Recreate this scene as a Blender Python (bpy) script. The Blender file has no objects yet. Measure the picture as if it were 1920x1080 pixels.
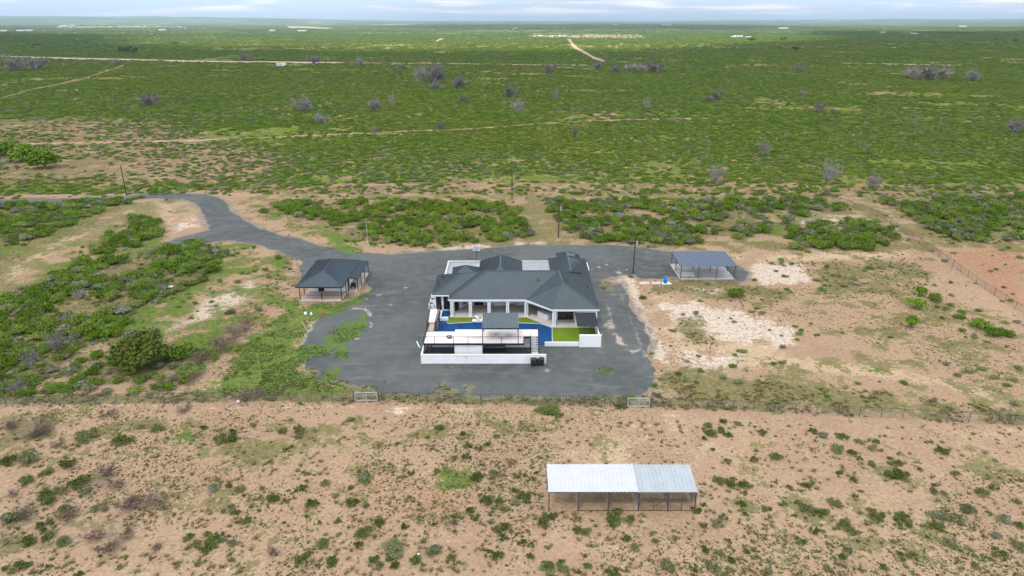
import bpy, bmesh, math, random
import numpy as np
from mathutils import Vector, Matrix
random.seed(7)
RNG = np.random.default_rng(11)
SC = bpy.context.scene
COL = SC.collection

# ------------------------------------------------------------------ camera, sky, sun, exposure
CAM_H = 46.0
FPX, CX, CY, HOR = 1280.0, 960.0, 540.0, 37.0
PITCH = math.atan((CY - HOR) / FPX)
cd = bpy.data.cameras.new('camera')
cam = bpy.data.objects.new('camera', cd)
COL.objects.link(cam)
cam.location = (0, 0, CAM_H)
cam.rotation_euler = (math.pi / 2 - PITCH, 0, 0)
cd.sensor_width = 36.0
cd.lens = 36.0 * FPX / 1920.0
cd.clip_start = 0.5
cd.clip_end = 150000.0
SC.camera = cam

SUN_EL, SUN_AZ = math.radians(58), math.radians(205)      # azimuth clockwise from +Y (camera looks along +Y)
world = bpy.data.worlds.new('World')
SC.world = world
world.use_nodes = True
wn, wl = world.node_tree.nodes, world.node_tree.links
wn.clear()
w_out = wn.new('ShaderNodeOutputWorld')
w_bg = wn.new('ShaderNodeBackground')
w_sky = wn.new('ShaderNodeTexSky')
w_sky.sky_type = 'NISHITA'
w_sky.sun_disc = False
w_sky.sun_elevation = SUN_EL
w_sky.sun_rotation = SUN_AZ
w_sky.altitude = 100
w_sky.air_density = 1.0
w_sky.dust_density = 0.6
w_sky.ozone_density = 1.5
w_bg.inputs['Strength'].default_value = 0.105
# clouds of the sky itself: noise on the view direction, stretched along the horizon
w_tc = wn.new('ShaderNodeTexCoord')
w_sep = wn.new('ShaderNodeSeparateXYZ'); wl.new(w_tc.outputs['Generated'], w_sep.inputs[0])
def wmath(op, a, b=None, c=None, clamp=False):
    n = wn.new('ShaderNodeMath'); n.operation = op; n.use_clamp = clamp
    for i, v in enumerate((a, b, c)):
        if v is None: continue
        if isinstance(v, (int, float)): n.inputs[i].default_value = v
        else: wl.new(v, n.inputs[i])
    return n.outputs[0]
w_zs = wmath('MULTIPLY', w_sep.outputs['Z'], 13.0)
w_zp = wmath('POWER', wmath('MAXIMUM', w_zs, 0.0), 0.85)
w_cmb = wn.new('ShaderNodeCombineXYZ')
wl.new(w_sep.outputs['X'], w_cmb.inputs[0]); wl.new(w_sep.outputs['Y'], w_cmb.inputs[1]); wl.new(w_zp, w_cmb.inputs[2])
w_n = wn.new('ShaderNodeTexNoise'); w_n.noise_dimensions = '3D'
w_n.inputs['Scale'].default_value = 4.6; w_n.inputs['Detail'].default_value = 9; w_n.inputs['Roughness'].default_value = 0.55
w_n.inputs['Distortion'].default_value = 0.25
wl.new(w_cmb.outputs[0], w_n.inputs['Vector'])
w_cov = wn.new('ShaderNodeMapRange'); w_cov.interpolation_type = 'SMOOTHSTEP'
w_cov.inputs['From Min'].default_value = 0.47; w_cov.inputs['From Max'].default_value = 0.58
wl.new(w_n.outputs['Fac'], w_cov.inputs['Value'])
w_n2 = wn.new('ShaderNodeTexNoise'); w_n2.inputs['Scale'].default_value = 9; w_n2.inputs['Detail'].default_value = 6
wl.new(w_cmb.outputs[0], w_n2.inputs['Vector'])
w_cr = wn.new('ShaderNodeValToRGB')
w_cr.color_ramp.elements[0].position = 0.35; w_cr.color_ramp.elements[0].color = (4.3, 4.6, 5.9, 1)
w_cr.color_ramp.elements[1].position = 0.62; w_cr.color_ramp.elements[1].color = (8.6, 8.5, 8.8, 1)
wl.new(w_n2.outputs['Fac'], w_cr.inputs['Fac'])
w_cl = wn.new('ShaderNodeMix'); w_cl.data_type = 'RGBA'
w_tint = wn.new('ShaderNodeMix'); w_tint.data_type = 'RGBA'; w_tint.inputs['Factor'].default_value = 0.55
w_tint.inputs['B'].default_value = (3.9, 6.2, 9.8, 1)
wl.new(w_sky.outputs['Color'], w_tint.inputs['A'])
wl.new(w_cov.outputs[0], w_cl.inputs['Factor']); wl.new(w_tint.outputs['Result'], w_cl.inputs['A']); wl.new(w_cr.outputs['Color'], w_cl.inputs['B'])
w_low = wn.new('ShaderNodeMapRange'); w_low.inputs['From Min'].default_value = 0.0; w_low.inputs['From Max'].default_value = 0.40
w_low.inputs['To Min'].default_value = 1.0; w_low.inputs['To Max'].default_value = 1.15      # an overcast dome is darker toward the horizon
wl.new(w_sep.outputs['Z'], w_low.inputs['Value'])
w_mul = wn.new('ShaderNodeVectorMath'); w_mul.operation = 'SCALE'
wl.new(w_cl.outputs['Result'], w_mul.inputs[0]); wl.new(w_low.outputs[0], w_mul.inputs['Scale'])
wl.new(w_mul.outputs[0], w_bg.inputs['Color'])
wl.new(w_bg.outputs[0], w_out.inputs['Surface'])

sd = bpy.data.lights.new('sun', 'SUN')
sun = bpy.data.objects.new('sun', sd); COL.objects.link(sun)
sd.energy = 5.0
sd.angle = math.radians(8)
sd.color = (1.0, 0.93, 0.83)
_dirs = Vector((math.sin(SUN_AZ) * math.cos(SUN_EL), math.cos(SUN_AZ) * math.cos(SUN_EL), math.sin(SUN_EL)))
sun.rotation_euler = _dirs.to_track_quat('Z', 'Y').to_euler()
sun.location = (0, -30, 120)

SC.view_settings.view_transform = 'Standard'
SC.view_settings.look = 'None'
SC.view_settings.exposure = 0.72
SC.view_settings.gamma = 1.0
SC.render.engine = 'CYCLES'
SC.cycles.max_bounces = 5
SC.cycles.diffuse_bounces = 2
SC.cycles.glossy_bounces = 2
SC.cycles.transparent_max_bounces = 6
SC.cycles.volume_bounces = 0
SC.cycles.use_denoising = True

# ------------------------------------------------------------------ helpers
CP, SP = math.cos(PITCH), math.sin(PITCH)
def P(x, y, z=0.0):
    """ground (or height z) point seen at photo pixel x, y"""
    u, v = (x - CX) / FPX, (y - CY) / FPX
    d = (u, CP - v * SP, -SP - v * CP)
    t = (z - CAM_H) / d[2]
    return d[0] * t, d[1] * t
def proj(X, Y, Z=0.0):
    zc = Y * CP - (Z - CAM_H) * SP
    return CX + FPX * X / zc, CY + FPX * (-(Z - CAM_H) * CP - Y * SP) / zc

def tag(o, label=None, cat=None, group=None, kind=None):
    if label: o['label'] = label
    if cat: o['category'] = cat
    if group: o['group'] = group
    if kind: o['kind'] = kind
    return o
def empty(name, loc=(0, 0, 0), label=None, cat=None, group=None):
    o = bpy.data.objects.new(name, None)
    o.empty_display_size = 0.5
    o.location = loc
    COL.objects.link(o)
    return tag(o, label, cat, group)
def world_loc(o):
    v = Vector((0, 0, 0))
    while o is not None:
        v += Vector(o.location); o = o.parent
    return v

class MB:
    def __init__(s): s.v, s.f, s.m = [], [], []
    def face(s, pts, mi=0):
        i = len(s.v); s.v += [tuple(p) for p in pts]; s.f.append(tuple(range(i, i + len(pts)))); s.m.append(mi)
    def hexa(s, p, mi=0):          # 8 corners: bottom 4 ccw, top 4 ccw
        i = len(s.v); s.v += [tuple(q) for q in p]
        for q in ((3, 2, 1, 0), (4, 5, 6, 7), (0, 1, 5, 4), (1, 2, 6, 5), (2, 3, 7, 6), (3, 0, 4, 7)):
            s.f.append(tuple(i + k for k in q)); s.m.append(mi)
    def box(s, x0, x1, y0, y1, z0, z1, mi=0):
        s.hexa([(x0, y0, z0), (x1, y0, z0), (x1, y1, z0), (x0, y1, z0), (x0, y0, z1), (x1, y0, z1), (x1, y1, z1), (x0, y1, z1)], mi)
    def obox(s, c, dims, rz=0, mi=0):
        ca, sa = math.cos(rz), math.sin(rz); hx, hy, hz = dims[0] / 2, dims[1] / 2, dims[2] / 2
        pts = []
        for z in (-hz, hz):
            for a, b in ((-hx, -hy), (hx, -hy), (hx, hy), (-hx, hy)):
                pts.append((c[0] + a * ca - b * sa, c[1] + a * sa + b * ca, c[2] + z))
        s.hexa(pts, mi)
    def bar(s, p, q, w=0.06, h=None, mi=0):
        h = h or w
        p, q = Vector(p), Vector(q); d = (q - p)
        if d.length < 1e-6: return
        d.normalize()
        up = Vector((0, 0, 1)) if abs(d.z) < 0.95 else Vector((0, 1, 0))
        a = d.cross(up).normalized() * w / 2; b = a.cross(d).normalized() * h / 2
        s.hexa([p - a - b, p + a - b, q + a - b, q - a - b, p - a + b, p + a + b, q + a + b, q - a + b], mi)
    def tube(s, p, q, r0, r1=None, n=8, mi=0, caps=True):
        r1 = r0 if r1 is None else r1
        p, q = Vector(p), Vector(q); d = (q - p).normalized()
        up = Vector((0, 0, 1)) if abs(d.z) < 0.95 else Vector((0, 1, 0))
        a = d.cross(up).normalized(); b = a.cross(d)
        i = len(s.v)
        for c, r in ((p, r0), (q, r1)):
            for k in range(n):
                t = 2 * math.pi * k / n
                s.v.append(tuple(c + a * r * math.cos(t) + b * r * math.sin(t)))
        for k in range(n):
            s.f.append((i + k, i + (k + 1) % n, i + n + (k + 1) % n, i + n + k)); s.m.append(mi)
        if caps:
            s.f.append(tuple(i + k for k in reversed(range(n)))); s.m.append(mi)
            s.f.append(tuple(i + n + k for k in range(n))); s.m.append(mi)
    def lathe(s, prof, c=(0, 0, 0), n=16, mi=0):
        i = len(s.v)
        for r, z in prof:
            for k in range(n):
                t = 2 * math.pi * k / n
                s.v.append((c[0] + r * math.cos(t), c[1] + r * math.sin(t), c[2] + z))
        for j in range(len(prof) - 1):
            for k in range(n):
                s.f.append((i + j * n + k, i + j * n + (k + 1) % n, i + (j + 1) * n + (k + 1) % n, i + (j + 1) * n + k)); s.m.append(mi)
        s.f.append(tuple(i + (len(prof) - 1) * n + k for k in range(n))); s.m.append(mi)
    def prism(s, poly, z0, z1, mi=0):
        n = len(poly); i = len(s.v)
        s.v += [(p[0], p[1], z0) for p in poly] + [(p[0], p[1], z1) for p in poly]
        for k in range(n):
            s.f.append((i + k, i + (k + 1) % n, i + n + (k + 1) % n, i + n + k)); s.m.append(mi)
        s.f.append(tuple(i + n + k for k in range(n))); s.m.append(mi)
        s.f.append(tuple(i + k for k in reversed(range(n)))); s.m.append(mi)
    def build(s, name, mats, parent=None, origin=None, label=None, smooth=False):
        if not isinstance(mats, (list, tuple)): mats = [mats]
        off = Vector((0, 0, 0))
        if parent is not None: off = world_loc(parent)
        me = bpy.data.meshes.new(name)
        loc = Vector(origin) if origin is not None else (off if parent is None else Vector((0, 0, 0)))
        sub = off if parent is not None else loc
        me.from_pydata([tuple(Vector(v) - sub) for v in s.v], [], s.f)
        for m in mats: me.materials.append(m)
        if len(mats) > 1: me.polygons.foreach_set('material_index', s.m)
        bm = bmesh.new(); bm.from_mesh(me); bmesh.ops.recalc_face_normals(bm, faces=bm.faces)
        bm.to_mesh(me); bm.free()
        if smooth: me.polygons.foreach_set('use_smooth', [True] * len(me.polygons))
        o = bpy.data.objects.new(name, me); COL.objects.link(o)
        if parent is not None: o.parent = parent
        else: o.location = loc
        if label: o['label'] = label
        return o

def mat(name, col, rough=0.7, var=0.12, scale=1.5, metal=0.0, spec=0.3, bump=0.0, col2=None, detail=4):
    m = bpy.data.materials.new(name); m.use_nodes = True
    n, l = m.node_tree.nodes, m.node_tree.links
    b = n['Principled BSDF']
    b.inputs['Roughness'].default_value = rough; b.inputs['Metallic'].default_value = metal
    b.inputs['Specular IOR Level'].default_value = spec
    tc = n.new('ShaderNodeTexCoord'); no = n.new('ShaderNodeTexNoise')
    no.inputs['Scale'].default_value = scale; no.inputs['Detail'].default_value = detail; no.inputs['Roughness'].default_value = 0.65
    l.new(tc.outputs['Object'], no.inputs['Vector'])
    mx = n.new('ShaderNodeMix'); mx.data_type = 'RGBA'
    mr = n.new('ShaderNodeMapRange'); mr.inputs['From Min'].default_value = 0.3; mr.inputs['From Max'].default_value = 0.7
    l.new(no.outputs['Fac'], mr.inputs['Value']); l.new(mr.outputs[0], mx.inputs['Factor'])
    c2 = col2 or tuple(c * (1 + var) for c in col)
    c1 = tuple(c * (1 - var) for c in col) if col2 is None else col
    mx.inputs['A'].default_value = (*c1, 1); mx.inputs['B'].default_value = (*[min(c, 0.95) for c in c2], 1)
    l.new(mx.outputs['Result'], b.inputs['Base Color'])
    if bump:
        bp = n.new('ShaderNodeBump'); bp.inputs['Strength'].default_value = bump; bp.inputs['Distance'].default_value = 0.05
        n2 = n.new('ShaderNodeTexNoise'); n2.inputs['Scale'].default_value = scale * 8; l.new(tc.outputs['Object'], n2.inputs['Vector'])
        l.new(n2.outputs['Fac'], bp.inputs['Height']); l.new(bp.outputs[0], b.inputs['Normal'])
    return m

M = dict(
    white=mat('white_stucco', (0.70, 0.71, 0.72), 0.85, 0.05, 0.6),
    trim=mat('white_trim', (0.72, 0.73, 0.745), 0.5, 0.03),
    roof=mat('charcoal_metal_roof', (0.058, 0.074, 0.079), 0.5, 0.14, 0.35, 0.0, 0.45),
    seam=mat('roof_seam', (0.034, 0.045, 0.05), 0.5, 0.1, 1),
    ridge=mat('roof_ridge_flashing', (0.055, 0.07, 0.078), 0.45, 0.1, 0.5),
    black=mat('black_steel', (0.022, 0.018, 0.02), 0.5, 0.2),
    awning=mat('black_awning_sheet', (0.022, 0.024, 0.028), 0.6, 0.15),
    glass=mat('dark_window_glass', (0.012, 0.014, 0.016), 0.08, 0.1, 1, 0, 0.5),
    porch=mat('porch_concrete', (0.52, 0.48, 0.44), 0.7, 0.08, 0.5),
    slab=mat('concrete_slab', (0.50, 0.49, 0.47), 0.85, 0.16, 0.35),
    slabw=mat('pale_stained_concrete', (0.40, 0.38, 0.355), 0.85, 0.22, 0.3),
    courtyard=mat('grey_courtyard_paving', (0.27, 0.29, 0.30), 0.85, 0.12, 0.4),
    tanslab=mat('tan_porch_slab', (0.47, 0.37, 0.31), 0.85, 0.1, 0.4),
    turf=mat('artificial_turf', (0.115, 0.175, 0.016), 0.95, 0.15, 0.8, 0, 0.1, 0.3),
    blue=mat('blue_pool', (0.003, 0.048, 0.15), 0.6, 0.14, 0.5, 0, 0.2),
    wood=mat('weathered_wood', (0.20, 0.15, 0.11), 0.85, 0.25, 2),
    polewood=mat('creosoted_pole_wood', (0.075, 0.04, 0.03), 0.9, 0.25, 2),
    grey=mat('grey_galvanised_steel', (0.42, 0.44, 0.46), 0.45, 0.1, 1, 0.3),
    rust=mat('rusty_brown_pipe', (0.075, 0.045, 0.035), 0.7, 0.3, 2),
    postdark=mat('dark_fence_post', (0.085, 0.075, 0.07), 0.75, 0.25, 2),
    wire=mat('fence_wire', (0.13, 0.125, 0.115), 0.6, 0.2, 2),
    gate=mat('galvanised_gate', (0.36, 0.375, 0.385), 0.5, 0.08),
    bluebin=mat('blue_plastic', (0.01, 0.16, 0.50), 0.4, 0.08),
    bin=mat('black_plastic_bin', (0.022, 0.024, 0.026), 0.45, 0.15),
    bingreen=mat('dark_green_plastic_bin', (0.015, 0.03, 0.022), 0.45, 0.15),
    tanlid=mat('tan_bag', (0.42, 0.33, 0.26), 0.8, 0.15),
    shedwhite=mat('white_sheet_roof', (0.45, 0.46, 0.485), 0.45, 0.06, 0.9, 0.0, 0.4),
    shedblue=mat('galvanised_sheet_roof', (0.33, 0.365, 0.375), 0.45, 0.10, 0.7, 0.1, 0.4),
    sheetwall=mat('corrugated_sheet_wall', (0.30, 0.33, 0.35), 0.5, 0.15, 0.8, 0.2),
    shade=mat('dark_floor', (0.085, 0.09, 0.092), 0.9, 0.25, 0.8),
    solarframe=mat('panel_frame', (0.22, 0.25, 0.29), 0.45, 0.06, 1, 0.2),
    ltimber=mat('pale_timber', (0.45, 0.40, 0.33), 0.8, 0.15, 2),
    farwhite=mat('far_building_wall', (0.40, 0.385, 0.36), 0.8, 0.06, 0.2),
    farroof=mat('far_building_roof', (0.34, 0.35, 0.36), 0.6, 0.1, 0.2),
)
# deck boards with two soot stains
def deck_mat():
    m = mat('cream_deck_surface', (0.68, 0.625, 0.575), 0.75, 0.05, 0.5)
    n, l = m.node_tree.nodes, m.node_tree.links
    b = n['Principled BSDF']; src = b.inputs['Base Color'].links[0].from_socket
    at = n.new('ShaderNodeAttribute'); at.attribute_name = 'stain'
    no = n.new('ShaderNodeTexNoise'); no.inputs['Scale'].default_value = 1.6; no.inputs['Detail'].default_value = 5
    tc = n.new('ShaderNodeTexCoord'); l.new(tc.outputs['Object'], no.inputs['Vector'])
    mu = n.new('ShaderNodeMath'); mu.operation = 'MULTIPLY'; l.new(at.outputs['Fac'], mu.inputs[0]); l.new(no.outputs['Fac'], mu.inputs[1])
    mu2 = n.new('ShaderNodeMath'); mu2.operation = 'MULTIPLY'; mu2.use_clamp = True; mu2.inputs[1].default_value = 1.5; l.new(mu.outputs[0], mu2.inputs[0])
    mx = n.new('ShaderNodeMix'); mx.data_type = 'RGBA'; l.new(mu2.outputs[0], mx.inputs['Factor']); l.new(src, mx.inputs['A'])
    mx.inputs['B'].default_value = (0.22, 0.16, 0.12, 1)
    l.new(mx.outputs['Result'], b.inputs['Base Color'])
    return m
M['deck'] = deck_mat()
def solar_mat():
    m = mat('solar_cells', (0.030, 0.050, 0.088), 0.38, 0.12, 0.5, 0.0, 0.35)
    return m
M['solar'] = solar_mat()

# value noise (numpy)
def _hash(ix, iy, seed):
    h = (ix * 374761393 + iy * 668265263 + seed * 974634777).astype(np.int64)
    h = (h ^ (h >> 13)) * 1274126177
    h = h ^ (h >> 16)
    return (h & 0xffff) / 65535.0
def vnoise(x, y, seed=0):
    x = np.asarray(x, float); y = np.asarray(y, float)
    ix, iy = np.floor(x).astype(np.int64), np.floor(y).astype(np.int64)
    fx, fy = x - ix, y - iy
    fx, fy = fx * fx * (3 - 2 * fx), fy * fy * (3 - 2 * fy)
    a = _hash(ix, iy, seed) * (1 - fx) + _hash(ix + 1, iy, seed) * fx
    b = _hash(ix, iy + 1, seed) * (1 - fx) + _hash(ix + 1, iy + 1, seed) * fx
    return a * (1 - fy) + b * fy
def fbm(x, y, seed=0, o=4):
    s, a, t = 0, 0.5, 0
    for k in range(o):
        s = s + a * vnoise(np.asarray(x) * 2 ** k, np.asarray(y) * 2 ** k, seed + k * 17); t += a; a *= 0.5
    return s / t
def sstep(a, b, x):
    t = np.clip((x - a) / (b - a), 0, 1); return t * t * (3 - 2 * t)
def height(x, y):
    """terrain: level round the house, gently rolling beyond"""
    x = np.asarray(x, float); y = np.asarray(y, float)
    r = np.hypot(x, y)
    k = sstep(330, 1500, r)
    h = k * ((fbm(x / 900, y / 700, 3) - 0.5) * 14 + (fbm(x / 260, y / 210, 9, 3) - 0.5) * 4)
    k2 = sstep(2200, 9000, r)
    h += k2 * (fbm(x / 3600, y / 1800, 21) - 0.5) * 40
    k3 = sstep(8000, 14000, r)
    th = np.arctan2(x, np.maximum(y, 1.0))
    h += k3 * (8 + 95 * sstep(-0.05, -0.5, th) + 40 * sstep(0.15, 0.5, th) + 34 * (fbm(th * 14 + 30, r / 6000, 41) - 0.5))
    return h
# ------------------------------------------------------------------ the ground: one sheet out to the horizon
def poly_mask(px, py, poly, feather=(10, 5)):
    """soft mask of a polygon given in photo pixels, evaluated at the pixel every ground point falls on"""
    fx, fy = feather
    X, Y = px / fx, py / fy
    pts = [(a / fx, b / fy) for a, b in poly]
    inside = np.zeros(px.shape, bool); d2 = np.full(px.shape, 1e18)
    n = len(pts)
    for i in range(n):
        x0, y0 = pts[i]; x1, y1 = pts[(i + 1) % n]
        c = (y0 > Y) != (y1 > Y)
        if abs(y1 - y0) > 1e-9:
            inside ^= c & (X < (x1 - x0) * (Y - y0) / (y1 - y0) + x0)
        dx, dy = x1 - x0, y1 - y0; L = dx * dx + dy * dy + 1e-9
        t = np.clip(((X - x0) * dx + (Y - y0) * dy) / L, 0, 1)
        d2 = np.minimum(d2, (X - x0 - t * dx) ** 2 + (Y - y0 - t * dy) ** 2)
    d = np.sqrt(d2); d = np.where(inside, d, -d)
    return np.clip(0.5 + 0.5 * d, 0, 1)
def line_mask(px, py, line, w=3.0, asp=2.5):
    """soft band along a polyline in photo pixels; w = half width down the picture, asp = how much wider across"""
    d2 = np.full(px.shape, 1e18)
    X, Y = px / asp, py
    for i in range(len(line) - 1):
        x0, y0 = line[i][0] / asp, line[i][1]; x1, y1 = line[i + 1][0] / asp, line[i + 1][1]
        dx, dy = x1 - x0, y1 - y0; L = dx * dx + dy * dy + 1e-9
        t = np.clip(((X - x0) * dx + (Y - y0) * dy) / L, 0, 1)
        d2 = np.minimum(d2, (X - x0 - t * dx) ** 2 + (Y - y0 - t * dy) ** 2)
    return np.clip(1.25 - np.sqrt(d2) / w, 0, 1)

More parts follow.
